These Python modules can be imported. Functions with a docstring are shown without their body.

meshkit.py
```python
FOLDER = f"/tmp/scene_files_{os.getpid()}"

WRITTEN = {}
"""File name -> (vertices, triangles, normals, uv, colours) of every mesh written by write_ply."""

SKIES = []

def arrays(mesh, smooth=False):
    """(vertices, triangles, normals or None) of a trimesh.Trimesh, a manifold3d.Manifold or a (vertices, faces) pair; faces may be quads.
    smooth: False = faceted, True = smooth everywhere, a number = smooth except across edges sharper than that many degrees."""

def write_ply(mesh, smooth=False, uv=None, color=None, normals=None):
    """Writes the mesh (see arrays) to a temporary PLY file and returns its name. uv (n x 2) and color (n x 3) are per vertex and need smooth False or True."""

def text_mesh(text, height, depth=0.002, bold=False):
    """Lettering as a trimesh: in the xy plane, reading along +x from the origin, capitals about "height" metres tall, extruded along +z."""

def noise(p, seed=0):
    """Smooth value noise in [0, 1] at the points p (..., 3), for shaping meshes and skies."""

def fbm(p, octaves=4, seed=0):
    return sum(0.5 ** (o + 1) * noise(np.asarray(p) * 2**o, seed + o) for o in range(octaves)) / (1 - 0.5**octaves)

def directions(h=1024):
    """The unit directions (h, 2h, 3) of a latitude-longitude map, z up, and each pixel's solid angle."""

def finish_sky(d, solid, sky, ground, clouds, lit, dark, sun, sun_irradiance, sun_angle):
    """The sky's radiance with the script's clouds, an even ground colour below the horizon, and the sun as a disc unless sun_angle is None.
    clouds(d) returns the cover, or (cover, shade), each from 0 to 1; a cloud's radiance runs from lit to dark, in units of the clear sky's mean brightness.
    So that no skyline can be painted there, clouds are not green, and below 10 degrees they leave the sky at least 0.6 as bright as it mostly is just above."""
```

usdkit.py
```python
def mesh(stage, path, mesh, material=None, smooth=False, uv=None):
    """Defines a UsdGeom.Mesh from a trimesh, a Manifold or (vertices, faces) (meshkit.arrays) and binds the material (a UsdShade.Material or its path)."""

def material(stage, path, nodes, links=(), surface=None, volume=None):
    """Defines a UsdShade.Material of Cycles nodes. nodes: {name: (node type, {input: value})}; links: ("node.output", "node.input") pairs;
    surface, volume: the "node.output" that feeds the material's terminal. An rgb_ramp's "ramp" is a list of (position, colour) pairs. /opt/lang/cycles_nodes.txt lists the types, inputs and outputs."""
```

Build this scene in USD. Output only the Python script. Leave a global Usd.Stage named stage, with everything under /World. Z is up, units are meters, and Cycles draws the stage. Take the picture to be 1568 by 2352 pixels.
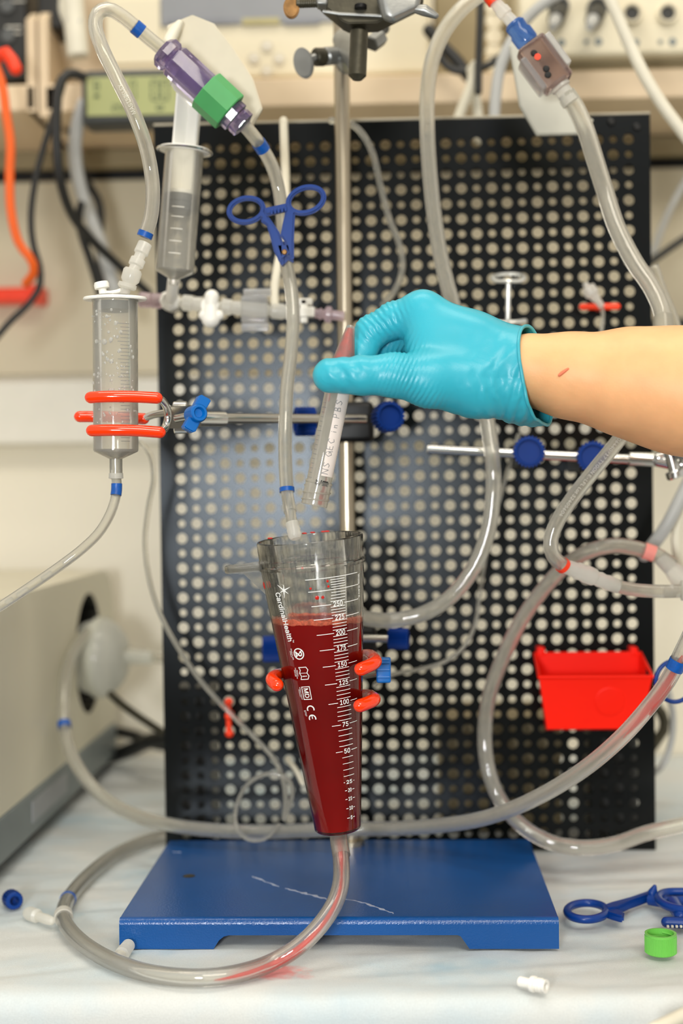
import math, random
import numpy as np, trimesh, manifold3d as m3
from shapely.geometry import Polygon, LineString, Point, box as sbox
from shapely import affinity
from pxr import Usd, UsdGeom, UsdLux, UsdShade, Gf, Sdf, Vt
import usdkit, meshkit

rng = np.random.default_rng(7)
stage = Usd.Stage.CreateInMemory()
UsdGeom.SetStageUpAxis(stage, 'Z'); UsdGeom.SetStageMetersPerUnit(stage, 1.0)
UsdGeom.Xform.Define(stage, '/World')

# ------------------------------------------------------------------ camera
F = 50.0 / 24.0 * 1568            # focal length in pixels of the 1568 x 2352 frame
YAW, PITCH, ROLL = 0.03928, -0.01822, -0.01334
CAM = np.array([0, 0, 0.2946])    # height above the pad on the bench
cf = np.array([-math.sin(YAW) * math.cos(PITCH), math.cos(YAW) * math.cos(PITCH), math.sin(PITCH)])
cr0 = np.array([math.cos(YAW), math.sin(YAW), 0.0]); cu0 = np.cross(cr0, cf)
cr = cr0 * math.cos(ROLL) + cu0 * math.sin(ROLL); cu = -cr0 * math.sin(ROLL) + cu0 * math.cos(ROLL)
cam = UsdGeom.Camera.Define(stage, '/World/camera')
cam.AddTransformOp().Set(Gf.Matrix4d(*cr, 0, *cu, 0, *(-cf), 0, *CAM, 1))
cam.CreateFocalLengthAttr(50.0); cam.CreateHorizontalApertureAttr(24.0); cam.CreateVerticalApertureAttr(36.0)
cam.CreateFStopAttr(3.4); cam.CreateFocusDistanceAttr(0.895); cam.CreateClippingRangeAttr(Gf.Vec2f(0.05, 50))
cam.CreateExposureAttr(0.12)

# ------------------------------------------------------------------ light
def rect_light(name, loc, look, w, h, intensity, color, kind='rect'):
    L = (UsdLux.RectLight if kind == 'rect' else UsdLux.DiskLight).Define(stage, '/World/' + name)
    loc, look = np.array(loc, float), np.array(look, float)
    z = (loc - look) / np.linalg.norm(loc - look)
    x = np.cross([0, 0, 1.0], z)
    if np.linalg.norm(x) < 1e-3: x = np.array([1.0, 0, 0])
    x /= np.linalg.norm(x); y = np.cross(z, x)
    L.AddTransformOp().Set(Gf.Matrix4d(*x, 0, *y, 0, *z, 0, *loc, 1))
    if kind == 'rect': L.CreateWidthAttr(w); L.CreateHeightAttr(h)
    else: L.CreateRadiusAttr(w / 2)
    L.CreateIntensityAttr(intensity); L.CreateColorAttr(Gf.Vec3f(*color))
    return L
# the photographer's flash, left of the camera
rect_light('flash_light', (-0.20, -0.35, 0.30), (0.0, 0.95, 0.30), 0.17, 0.17, 122, (0.95, 0.98, 1.0), 'disk')
# fluorescent ceiling lamps of the room, over the bench and behind the camera
rect_light('ceiling_light_front', (-0.1, 0.80, 1.95), (-0.1, 0.80, 0), 1.3, 0.35, 7.5, (1.0, 0.93, 0.80))
rect_light('ceiling_light_rear', (0.5, -1.2, 1.95), (0.3, 0.6, 0.2), 1.3, 0.6, 12, (1.0, 0.93, 0.80))
dome = UsdLux.DomeLight.Define(stage, '/World/room_light'); dome.CreateIntensityAttr(0.20); dome.CreateColorAttr(Gf.Vec3f(1.0, 0.95, 0.86))

# ------------------------------------------------------------------ helpers: pixels to points in the room
def ray(px, py): return cf + cr * (px - 784) / F - cu * (py - 1176) / F
def P(px, py, y):
    d = ray(px, py); return CAM + d * (y / d[1])
def PZ(px, py, z):
    d = ray(px, py); return CAM + d * ((z - CAM[2]) / d[2])
def PX(px, py, x):
    d = ray(px, py); return CAM + d * (x / d[0])
def S(y): return y / F              # metres per pixel at depth y
def nrm(v):
    v = np.asarray(v, float); return v / np.linalg.norm(v)

# ------------------------------------------------------------------ helpers: prims
used = {}
def numbered(parent, name):
    k = (parent, name); n = used.get(k, 0); used[k] = n + 1
    return name if n == 0 else f'{name}_{n:03d}'
def data(p, label=None, cat=None, group=None, kind=None):
    for k, v in (('label', label), ('category', cat), ('group', group), ('kind', kind)):
        if v: p.SetCustomDataByKey(k, v)
    return p
def thing(name, label, cat, loc=(0, 0, 0), group=None):
    x = UsdGeom.Xform.Define(stage, '/World/' + numbered('/World', name))
    x.AddTranslateOp().Set(Gf.Vec3d(*map(float, loc)))
    p = x.GetPrim(); p._loc = None
    LOC[str(p.GetPath())] = np.array(loc, float)
    return data(p, label, cat, group)
LOC = {}
def part(parent, name, mesh, mat, smooth=35, label=None, kind=None):
    """One mesh under a thing (or under a part); the mesh is given in room coordinates."""
    pp = str(parent.GetPath()); path = pp + '/' + numbered(pp, name)
    v, f = (np.asarray(mesh.vertices), np.asarray(mesh.faces)) if isinstance(mesh, trimesh.Trimesh) else meshkit.arrays(mesh)[:2]
    base = LOC.get(pp, np.zeros(3)); LOC[path] = base
    m = usdkit.mesh(stage, path, trimesh.Trimesh(v - base, f, process=False), MAT(mat), smooth)
    data(m.GetPrim(), label, None, None, kind)
    return m.GetPrim()
def solo(name, mesh, mat, label, cat, smooth=35, group=None, kind=None):
    path = '/World/' + numbered('/World', name)
    LOC[path] = np.zeros(3)
    m = usdkit.mesh(stage, path, mesh, MAT(mat), smooth)
    data(m.GetPrim(), label, cat, group, kind)
    return m.GetPrim()
def struct(name, mesh, mat, label, smooth=35):
    return solo(name, mesh, mat, label, None, smooth, None, 'structure')

# ------------------------------------------------------------------ helpers: materials
def lin(c): return tuple(((x / 255) / 12.92 if x / 255 <= 0.04045 else ((x / 255 + 0.055) / 1.055) ** 2.4) for x in c)
RECIPES, MADE = {}, {}
def MAT(name):
    if name not in MADE: MADE[name] = RECIPES[name]('/World/Looks/' + name)
    return MADE[name]
def plain(name, c, rough=0.5, metal=0.0, var=0.06, scale=40, bump=0.0, bscale=300, spec=0.5, coat=0.0, sss=0.0, sssr=(1, .3, .2), extra=None):
    """Solid surface: a colour with a little noise, optional relief."""
    def make(path):
        a, b = np.array(lin(c)) * (1 - var), np.minimum(np.array(lin(c)) * (1 + var), 1)
        pb = {'roughness': rough, 'metallic': metal, 'specular_ior_level': spec}
        if coat: pb |= {'coat_weight': coat, 'coat_roughness': 0.08}
        if sss: pb |= {'subsurface_weight': sss, 'subsurface_radius': sssr, 'subsurface_scale': 0.004}
        if extra: pb |= extra
        n = {'tc': ('texture_coordinate', {}), 'n': ('noise_texture', {'scale': scale, 'detail': 4.0}), 'r': ('rgb_ramp', {'ramp': [(0.3, tuple(a)), (0.7, tuple(b))]}), 'p': ('principled_bsdf', pb)}
        l = [('tc.object', 'n.vector'), ('n.fac', 'r.fac'), ('r.color', 'p.base_color')]
        if bump:
            n['n2'] = ('noise_texture', {'scale': bscale, 'detail': 3.0}); n['b'] = ('bump', {'strength': bump, 'distance': 0.001})
            l += [('tc.object', 'n2.vector'), ('n2.fac', 'b.height'), ('b.normal', 'p.normal')]
        return usdkit.material(stage, path, n, l, surface='p.BSDF')
    RECIPES[name] = make
def clear(name, c=(255, 255, 255), rough=0.02, ior=1.45, milk=0.0, milkc=(235, 232, 220), see=0.0):
    """Clear or milky plastic: refracting, with some scattering, and part of it plainly see-through so that light passes."""
    def make(path):
        n = {'tc': ('texture_coordinate', {}), 'n': ('noise_texture', {'scale': 60.0, 'detail': 2.0}),
             'rr': ('map_range', {'from_min': 0.3, 'from_max': 0.7, 'to_min': rough, 'to_max': rough * 1.6 + 0.004}),
             'g': ('principled_bsdf', {'base_color': lin(c), 'roughness': rough, 'ior': ior, 'transmission_weight': 1.0}),
             'tr': ('transparent_bsdf', {'color': lin(c)}), 'fr': ('fresnel', {'IOR': 1.48}), 'gl': ('glossy_bsdf', {'color': (1, 1, 1), 'roughness': 0.02}), 't': ('mix_closure', {}),
             'd': ('diffuse_bsdf', {'color': lin(milkc)}), 'tl': ('translucent_bsdf', {'color': lin(milkc)}), 'ms': ('mix_closure', {'fac': 0.5}),
             'm1': ('mix_closure', {'fac': see}), 'm2': ('mix_closure', {'fac': milk})}
        l = [('tc.object', 'n.vector'), ('n.fac', 'rr.value'), ('rr.result', 'g.roughness'), ('fr.fac', 't.fac'), ('tr.BSDF', 't.closure1'), ('gl.BSDF', 't.closure2'), ('g.BSDF', 'm1.closure1'), ('t.closure', 'm1.closure2'), ('d.BSDF', 'ms.closure1'), ('tl.BSDF', 'ms.closure2'),
             ('m1.closure', 'm2.closure1'), ('ms.closure', 'm2.closure2')]
        return usdkit.material(stage, path, n, l, surface='m2.closure')
    RECIPES[name] = make
def glow(name, c, strength):
    RECIPES[name] = lambda path: usdkit.material(stage, path, {'p': ('principled_bsdf', {'base_color': lin(c), 'roughness': 0.25, 'emission_color': lin(c), 'emission_strength': strength})}, [], surface='p.BSDF')

plain('wall_paint', (238, 231, 213), 0.7, var=0.03, scale=3, bump=0.05)
plain('wall_panel', (208, 198, 172), 0.6, var=0.03, scale=4)
plain('raceway_white', (222, 218, 206), 0.5, var=0.02)
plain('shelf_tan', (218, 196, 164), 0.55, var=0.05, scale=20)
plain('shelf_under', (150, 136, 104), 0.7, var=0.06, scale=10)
plain('ceiling_paint', (225, 222, 212), 0.8)
plain('bench_top', (190, 190, 184), 0.5)
def board_paint(path):
    n = {'tc': ('texture_coordinate', {}), 'n': ('noise_texture', {'scale': 9.0, 'detail': 4.0}), 'r': ('rgb_ramp', {'ramp': [(0.3, lin((6, 7, 6))), (0.7, lin((10, 11, 10)))]}),
         'n2': ('noise_texture', {'scale': 900.0, 'detail': 2.0}), 'b': ('bump', {'strength': 0.05, 'distance': 0.001}),
         'd': ('diffuse_bsdf', {}), 'g': ('glossy_bsdf', {'color': (0.84, 0.92, 1.0), 'distribution': 'beckmann', 'roughness': 0.265}), 'm': ('mix_closure', {'fac': 0.023})}
    return usdkit.material(stage, path, n, [('tc.object', 'n.vector'), ('n.fac', 'r.fac'), ('r.color', 'd.color'), ('tc.object', 'n2.vector'), ('n2.fac', 'b.height'), ('b.normal', 'g.normal'), ('d.BSDF', 'm.closure1'), ('g.BSDF', 'm.closure2')], surface='m.closure')
RECIPES['board_black'] = board_paint
plain('board_edge', (168, 160, 140), 0.5)
plain('base_blue', (0, 72, 138), 0.22, var=0.12, scale=9, bump=0.22, bscale=850, spec=0.5)
plain('scuff', (168, 176, 196), 0.6, var=0.25, scale=400)
plain('steel', (196, 192, 182), 0.22, 1.0, var=0.05, scale=30)
plain('rod_steel', (188, 176, 154), 0.30, 1.0, var=0.08, scale=20)
plain('chrome', (214, 213, 210), 0.16, 1.0, var=0.03)
plain('bright_wire', (236, 236, 230), 0.3, 0.7, var=0.02)
plain('floor_grey', (96, 94, 90), 0.6)
plain('cast_grey', (150, 150, 146), 0.38, 0.7, var=0.12, scale=60, bump=0.1)
plain('cast_dark', (70, 66, 52), 0.42, 0.5, var=0.2, scale=90, bump=0.15)
plain('cast_black', (11, 11, 11), 0.45, var=0.2, spec=0.3)
plain('brass_old', (140, 104, 62), 0.5, 0.7, var=0.35, scale=180, bump=0.1)
plain('vinyl_red', (255, 58, 0), 0.12, var=0.04, spec=0.6, coat=0.3)
plain('wing_blue', (0, 100, 180), 0.25, var=0.05)
plain('knob_blue', (5, 46, 118), 0.5, var=0.08, spec=0.15)
plain('instrument_blue', (4, 52, 126), 0.3, var=0.06, spec=0.35)
plain('tape_blue', (0, 80, 164), 0.35, var=0.15, scale=300)
plain('tape_red', (250, 60, 20), 0.4, var=0.08)
plain('tape_pink', (246, 150, 138), 0.4, var=0.08)
plain('tape_green', (72, 156, 90), 0.5, var=0.06, scale=60)
plain('cap_green', (108, 190, 78), 0.35, var=0.04)
plain('tray_red', (255, 26, 0), 0.45, var=0.03, scale=12, spec=0.2)
plain('clip_red', (255, 60, 10), 0.4, var=0.05)
plain('print_white', (238, 238, 234), 0.5, var=0.03)
plain('print_grey', (120, 122, 124), 0.5)
plain('print_black', (24, 24, 26), 0.5)
plain('print_pale', (206, 202, 190), 0.5)
plain('label_paper', (226, 214, 206), 0.6, var=0.04, scale=90)
plain('blood', (142, 3, 2), 0.5, var=0.18, scale=16, spec=0.05, sss=0.2, sssr=(1.0, .1, .06))
plain('blood_red', (205, 22, 12), 0.3, var=0.2, scale=60, sss=0.2)
plain('blood_smear', (172, 24, 10), 0.4, var=0.6, scale=200)
plain('foam', (222, 110, 78), 0.5, var=0.3, scale=420, bump=0.7, bscale=1400)
plain('glove', (52, 170, 190), 0.33, var=0.05, scale=25, bump=0.10, bscale=1500, spec=0.4, sss=0.15, sssr=(.3, .8, 1))
plain('skin', (236, 178, 126), 0.48, var=0.06, scale=60, bump=0.12, bscale=900, spec=0.35, sss=0.25, sssr=(1, .35, .2))
plain('scratch', (226, 120, 84), 0.5)
plain('rubber_grey', (84, 86, 86), 0.5)
plain('white_plastic', (242, 239, 230), 0.4, var=0.03)
plain('ivory_plastic', (226, 216, 190), 0.45, var=0.03)
plain('holder_cream', (206, 198, 176), 0.5)
plain('holder_grey', (186, 184, 170), 0.5)
plain('cream_case', (224, 214, 186), 0.5, var=0.03, scale=6)
plain('key_grey', (204, 196, 176), 0.5)
plain('pump_case', (216, 210, 188), 0.5, var=0.04, scale=8)
plain('pump_band', (120, 128, 128), 0.5)
plain('dark_opening', (16, 14, 10), 0.7)
plain('screen_grey', (140, 142, 146), 0.35, var=0.03)
plain('screen_tab', (176, 166, 118), 0.5)
plain('screen_tab_grey', (128, 130, 136), 0.5)
plain('display_frame', (58, 60, 58), 0.45)
plain('lcd', (168, 172, 118), 0.3, var=0.04, scale=10)
plain('lcd_digit', (58, 80, 58), 0.4)
plain('device_black', (30, 30, 28), 0.5)
plain('cable_black', (28, 28, 26), 0.45)
plain('cable_grey', (176, 176, 172), 0.45)
plain('cable_white', (222, 216, 196), 0.45)
plain('cable_orange', (236, 96, 10), 0.45)
plain('cream_strap', (230, 222, 200), 0.5)
plain('water', (220, 222, 222), 0.1)
clear('tube_clear', (251, 250, 246), 0.03, 1.40, milk=0.13, milkc=(252, 249, 238), see=0.32)
clear('tube_milky', (250, 248, 242), 0.08, 1.40, milk=0.20, see=0.3)
clear('outlet_clear', (252, 251, 248), 0.04, 1.40, milk=0.09, milkc=(250, 248, 240), see=0.66)
clear('line_clear', (248, 247, 242), 0.05, 1.40, milk=0.22, see=0.3)
clear('cone_plastic', (254, 254, 252), 0.006, 1.49, milk=0.003, see=0.66)
clear('tab_plastic', (253, 253, 252), 0.02, 1.49, milk=0.06, see=0.4)
clear('falcon_plastic', (250, 249, 247), 0.02, 1.45, milk=0.24, see=0.55)
clear('barrel_plastic', (250, 249, 246), 0.06, 1.40, milk=0.13, milkc=(250, 248, 240), see=0.86)
clear('syringe_plastic', (249, 248, 244), 0.08, 1.40, milk=0.15, milkc=(250, 248, 240), see=0.86)
clear('luer_plastic', (248, 247, 242), 0.15, 1.45, milk=0.55, milkc=(255, 253, 246), see=0.3)
clear('luer_pink', (240, 226, 230), 0.12, 1.45, milk=0.4, milkc=(226, 206, 214), see=0.2)
clear('clear_block', (252, 252, 252), 0.02, 1.49, milk=0.25, milkc=(250, 250, 250), see=0.4)
clear('purple_plastic', (206, 196, 224), 0.04, 1.49, milk=0.18, milkc=(150, 124, 186), see=0.3)
clear('brown_plastic', (220, 200, 196), 0.05, 1.49, milk=0.25, milkc=(150, 120, 116), see=0.2)
clear('blue_clear', (150, 190, 240), 0.08, 1.45, milk=0.5, milkc=(70, 124, 206), see=0.1)
clear('droplet', (255, 255, 255), 0.0, 1.33, milk=0.3, milkc=(250, 250, 246))
clear('pump_clear', (246, 246, 240), 0.08, 1.45, milk=0.55, milkc=(248, 248, 240), see=0.5)

# ------------------------------------------------------------------ helpers: shapes
def cat(*ms):
    out = []
    for m in ms:
        if m is None: continue
        if isinstance(m, (list, tuple)): out.append(cat(*m)); continue
        if not isinstance(m, trimesh.Trimesh):
            v, f, _ = meshkit.arrays(m); m = trimesh.Trimesh(v, f, process=False)
        out.append(m)
    return trimesh.util.concatenate(out)
def smoothline(pts, step=0.004, closed=False):
    """Centripetal Catmull-Rom through the points, resampled evenly."""
    p = np.asarray(pts, float)
    if len(p) == 2: return np.linspace(p[0], p[1], max(2, int(np.linalg.norm(p[1] - p[0]) / step) + 1))
    e = [p[-1], *p, p[0], p[1]] if closed else [2 * p[0] - p[1], *p, 2 * p[-1] - p[-2]]
    e = np.array(e); out = []
    for i in range(1, len(e) - 2):
        p0, p1, p2, p3 = e[i - 1:i + 3]
        t0 = 0; t1 = t0 + max(np.linalg.norm(p1 - p0), 1e-9) ** .5; t2 = t1 + max(np.linalg.norm(p2 - p1), 1e-9) ** .5; t3 = t2 + max(np.linalg.norm(p3 - p2), 1e-9) ** .5
        t = np.linspace(t1, t2, 24, endpoint=False)[:, None]
        a1 = (t1 - t) / (t1 - t0) * p0 + (t - t0) / (t1 - t0) * p1; a2 = (t2 - t) / (t2 - t1) * p1 + (t - t1) / (t2 - t1) * p2; a3 = (t3 - t) / (t3 - t2) * p2 + (t - t2) / (t3 - t2) * p3
        b1 = (t2 - t) / (t2 - t0) * a1 + (t - t0) / (t2 - t0) * a2; b2 = (t3 - t) / (t3 - t1) * a2 + (t - t1) / (t3 - t1) * a3
        out.append((t2 - t) / (t2 - t1) * b1 + (t - t1) / (t2 - t1) * b2)
    q = np.vstack(out + ([] if closed else [p[-1:]]))
    if closed: q = np.vstack([q, q[:1]])
    s = np.r_[0, np.cumsum(np.linalg.norm(np.diff(q, axis=0), axis=1))]
    k = max(3, int(s[-1] / step) + 1); u = np.linspace(0, s[-1], k)
    return np.stack([np.interp(u, s, q[:, i]) for i in range(3)], 1)
def frames(p):
    t = np.gradient(p, axis=0); t /= np.linalg.norm(t, axis=1, keepdims=True)
    a = np.array([0, -1.0, 0]) if abs(t[0][1]) < 0.9 else np.array([0, 0, 1.0])
    n = [nrm(a - t[0] * (a @ t[0]))]
    for i in range(1, len(p)):
        v = n[-1] - t[i] * (n[-1] @ t[i]); n.append(nrm(v))
    n = np.array(n); return t, n, np.cross(t, n)
def rings(p, r, n=14):
    t, a, b = frames(p); r = np.broadcast_to(r, len(p))
    w = np.arange(n) * 2 * np.pi / n
    return p[:, None] + r[:, None, None] * (np.cos(w)[None, :, None] * a[:, None] + np.sin(w)[None, :, None] * b[:, None])
def skin_rings(R, close=False):
    m, n = R.shape[:2]; i = np.arange(m - 1)[:, None]; j = np.arange(n)[None]
    a, b, c, d = i * n + j, i * n + (j + 1) % n, (i + 1) * n + (j + 1) % n, (i + 1) * n + j
    return np.concatenate([np.stack([a, b, c], -1).reshape(-1, 3), np.stack([a, c, d], -1).reshape(-1, 3)])
def tube(p, r, n=14, ends='flat'):
    """Solid tube along the points p; r may vary. ends: flat or round."""
    p = np.asarray(p, float); r = np.broadcast_to(np.asarray(r, float), len(p)).copy()
    if ends == 'round':
        d0, d1 = nrm(p[0] - p[1]), nrm(p[-1] - p[-2]); w = np.array([1, .92, .75, .5, .25]) * np.pi / 2
        h = np.array([np.sin(x) for x in w]); c = np.array([np.cos(x) for x in w])
        p = np.vstack([p[0] + d0 * r[0] * h[:, None], p, (p[-1] + d1 * r[-1] * h[:, None])[::-1]])
        r = np.r_[r[0] * np.maximum(c, .02), r, (r[-1] * np.maximum(c, .02))[::-1]]
    R = rings(p, r, n); m = len(p); v = np.vstack([R.reshape(-1, 3), R[0].mean(0), R[-1].mean(0)]); f = skin_rings(R); k = np.arange(n)
    f = np.vstack([f, np.stack([np.full(n, m * n), (k + 1) % n, k], 1), np.stack([np.full(n, m * n + 1), (m - 1) * n + k, (m - 1) * n + (k + 1) % n], 1)])
    return trimesh.Trimesh(v, f, process=False)
def hollow(p, ro, ri, n=18):
    """Hollow tube wall."""
    p = np.asarray(p, float); A, B = rings(p, ro, n), rings(p, ri, n); m = len(p)
    fo = skin_rings(A); fi = skin_rings(B)[:, ::-1] + m * n; k = np.arange(n); k1 = (k + 1) % n
    o0, i0, o1, i1 = k, k + m * n, (m - 1) * n + k, m * n + (m - 1) * n + k
    o0b, i0b, o1b, i1b = k1, k1 + m * n, (m - 1) * n + k1, m * n + (m - 1) * n + k1
    caps = np.vstack([np.stack([o0, i0, i0b], 1), np.stack([o0, i0b, o0b], 1), np.stack([o1, i1b, i1], 1), np.stack([o1, o1b, i1b], 1)])
    return trimesh.Trimesh(np.vstack([A.reshape(-1, 3), B.reshape(-1, 3)]), np.vstack([fo, fi, caps]), process=False)
def basis(z, x=None):
    z = nrm(z); x = np.array([1.0, 0, 0]) if x is None else np.asarray(x, float)
    x = x - z * (x @ z)
    if np.linalg.norm(x) < 1e-6: x = np.array([0, 1.0, 0]) - z * z[1]
    x = nrm(x); return np.stack([x, np.cross(z, x), z], 1)
def place(mesh, o, z=(0, 0, 1), x=None):
    """Moves a mesh modelled around the local origin so that its z axis points along z."""
    mesh = mesh.copy(); B = basis(z, x); mesh.vertices = np.asarray(mesh.vertices) @ B.T + np.asarray(o, float); return mesh
def lathe(profile, n=32, closed=False):
    """Turned shape around z; profile (r, z) pairs from one end to the other; closed joins the last to the first."""
    pr = np.asarray(profile, float); w = np.arange(n) * 2 * np.pi / n
    R = np.stack([pr[:, :1] * np.cos(w), pr[:, :1] * np.sin(w), np.repeat(pr[:, 1:], n, 1)], -1)
    if closed: R = np.concatenate([R, R[:1]])
    m = trimesh.Trimesh(R.reshape(-1, 3), skin_rings(R), process=False)
    m.merge_vertices(); m.update_faces(m.nondegenerate_faces()); m.fix_normals() if m.is_watertight else None
    return m
def lathe_between(a, b, profile, n=24, closed=False):
    """Turned shape along a-b: profile (r, t) with t from 0 at a to 1 at b."""
    a, b = np.asarray(a, float), np.asarray(b, float); L = np.linalg.norm(b - a)
    return place(lathe([(r, t * L) for r, t in profile], n, closed), a, b - a)
def rod(a, b, r, n=20, bevel=None):
    a, b = np.asarray(a, float), np.asarray(b, float); L = np.linalg.norm(b - a); c = min(bevel if bevel is not None else r * .15, L * .4)
    return place(lathe([(0, 0), (r - c, 0), (r, c), (r, L - c), (r - c, L), (0, L)], n), a, b - a)
def rbox(sx, sy, sz, r=0.001, seg=8):
    """Box with rounded edges around the local origin."""
    r = min(r, sx * .49, sy * .49, sz * .49)
    s = m3.Manifold.sphere(r, seg); return cat(m3.Manifold.batch_hull([s.translate((x, y, z)) for x in (-sx / 2 + r, sx / 2 - r) for y in (-sy / 2 + r, sy / 2 - r) for z in (-sz / 2 + r, sz / 2 - r)]))
def box2(a, b, r=0.001):
    a, b = np.minimum(a, b), np.maximum(a, b); m = rbox(*(b - a), r); m.apply_translation((a + b) / 2); return m
def extrude(poly, h): return trimesh.creation.extrude_polygon(poly, h, engine='earcut')
def plate(poly, h, bevel=0.0006):
    """Flat plate from an outline, with a small chamfer, between z = -h/2 and h/2."""
    layers = [(-h / 2, -bevel), (-h / 2 + bevel, 0), (h / 2 - bevel, 0), (h / 2, -bevel)]
    ms = []
    a = extrude(poly, h - 2 * bevel); a.apply_translation((0, 0, -h / 2 + bevel)); ms.append(a)
    q = poly.buffer(-bevel * .8)
    if not q.is_empty:
        for g in getattr(q, 'geoms', [q]):
            b = extrude(g, h); b.apply_translation((0, 0, -h / 2)); ms.append(b)
    return cat(*ms)
def capsule_hull(pts): return cat(m3.Manifold.batch_hull([m3.Manifold.sphere(r, 14).translate(tuple(map(float, p))) for p, r in pts]))
def gear_knob(r, h, teeth=24, depth=0.0015):
    w = np.linspace(0, 2 * np.pi, teeth * 6, endpoint=False)
    rr = r - depth * (0.5 - 0.5 * np.cos(w * teeth))
    g = Polygon(np.stack([rr * np.cos(w), rr * np.sin(w)], 1)); ring = g.difference(Point(0, 0).buffer(r * .72, 24))
    a = extrude(ring, h); b = extrude(Point(0, 0).buffer(r * .76, 24), h * .82)
    rim = lathe([(r * .70, h), (r * .74, h + .0006), (r * .80, h + .0006), (r * .86, h)], 36)
    return cat(a, b, rim)

# ================================================================== the setting
def quad_grid(X, Y, Z):
    m, n = X.shape; i = np.arange(m - 1)[:, None]; j = np.arange(n - 1)[None]; a = i * n + j
    f = np.concatenate([np.stack([a, a + n, a + n + 1], -1).reshape(-1, 3), np.stack([a, a + n + 1, a + 1], -1).reshape(-1, 3)])
    return trimesh.Trimesh(np.stack([X, Y, Z], -1).reshape(-1, 3), f, process=False)
WALL = 1.55
struct('wall_back', box2((-1.6, WALL, -0.9), (1.6, WALL + 0.1, 2.1), 0.001), 'wall_paint', 'cream painted wall behind the bench')
struct('floor', box2((-5, -9, -1.0), (5, WALL + 0.1, -0.9), 0.001), 'floor_grey', 'grey laboratory floor')
struct('trim', box2((-1.6, WALL - 0.045, 0.343), (1.6, WALL, 0.412), 0.004), 'raceway_white', 'white cable raceway running along the back wall')
struct('trim', box2((-1.6, WALL - 0.012, 0.42), (1.6, WALL, 0.630), 0.002), 'wall_panel', 'beige wall panel between the raceway and the shelf')
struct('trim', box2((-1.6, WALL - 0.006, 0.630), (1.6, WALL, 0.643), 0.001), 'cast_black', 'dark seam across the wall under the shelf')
struct('trim', box2((-1.6, WALL - 0.012, 0.643), (1.6, WALL, 0.72), 0.002), 'shelf_under', 'olive brown wall strip just below the shelf')

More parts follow.
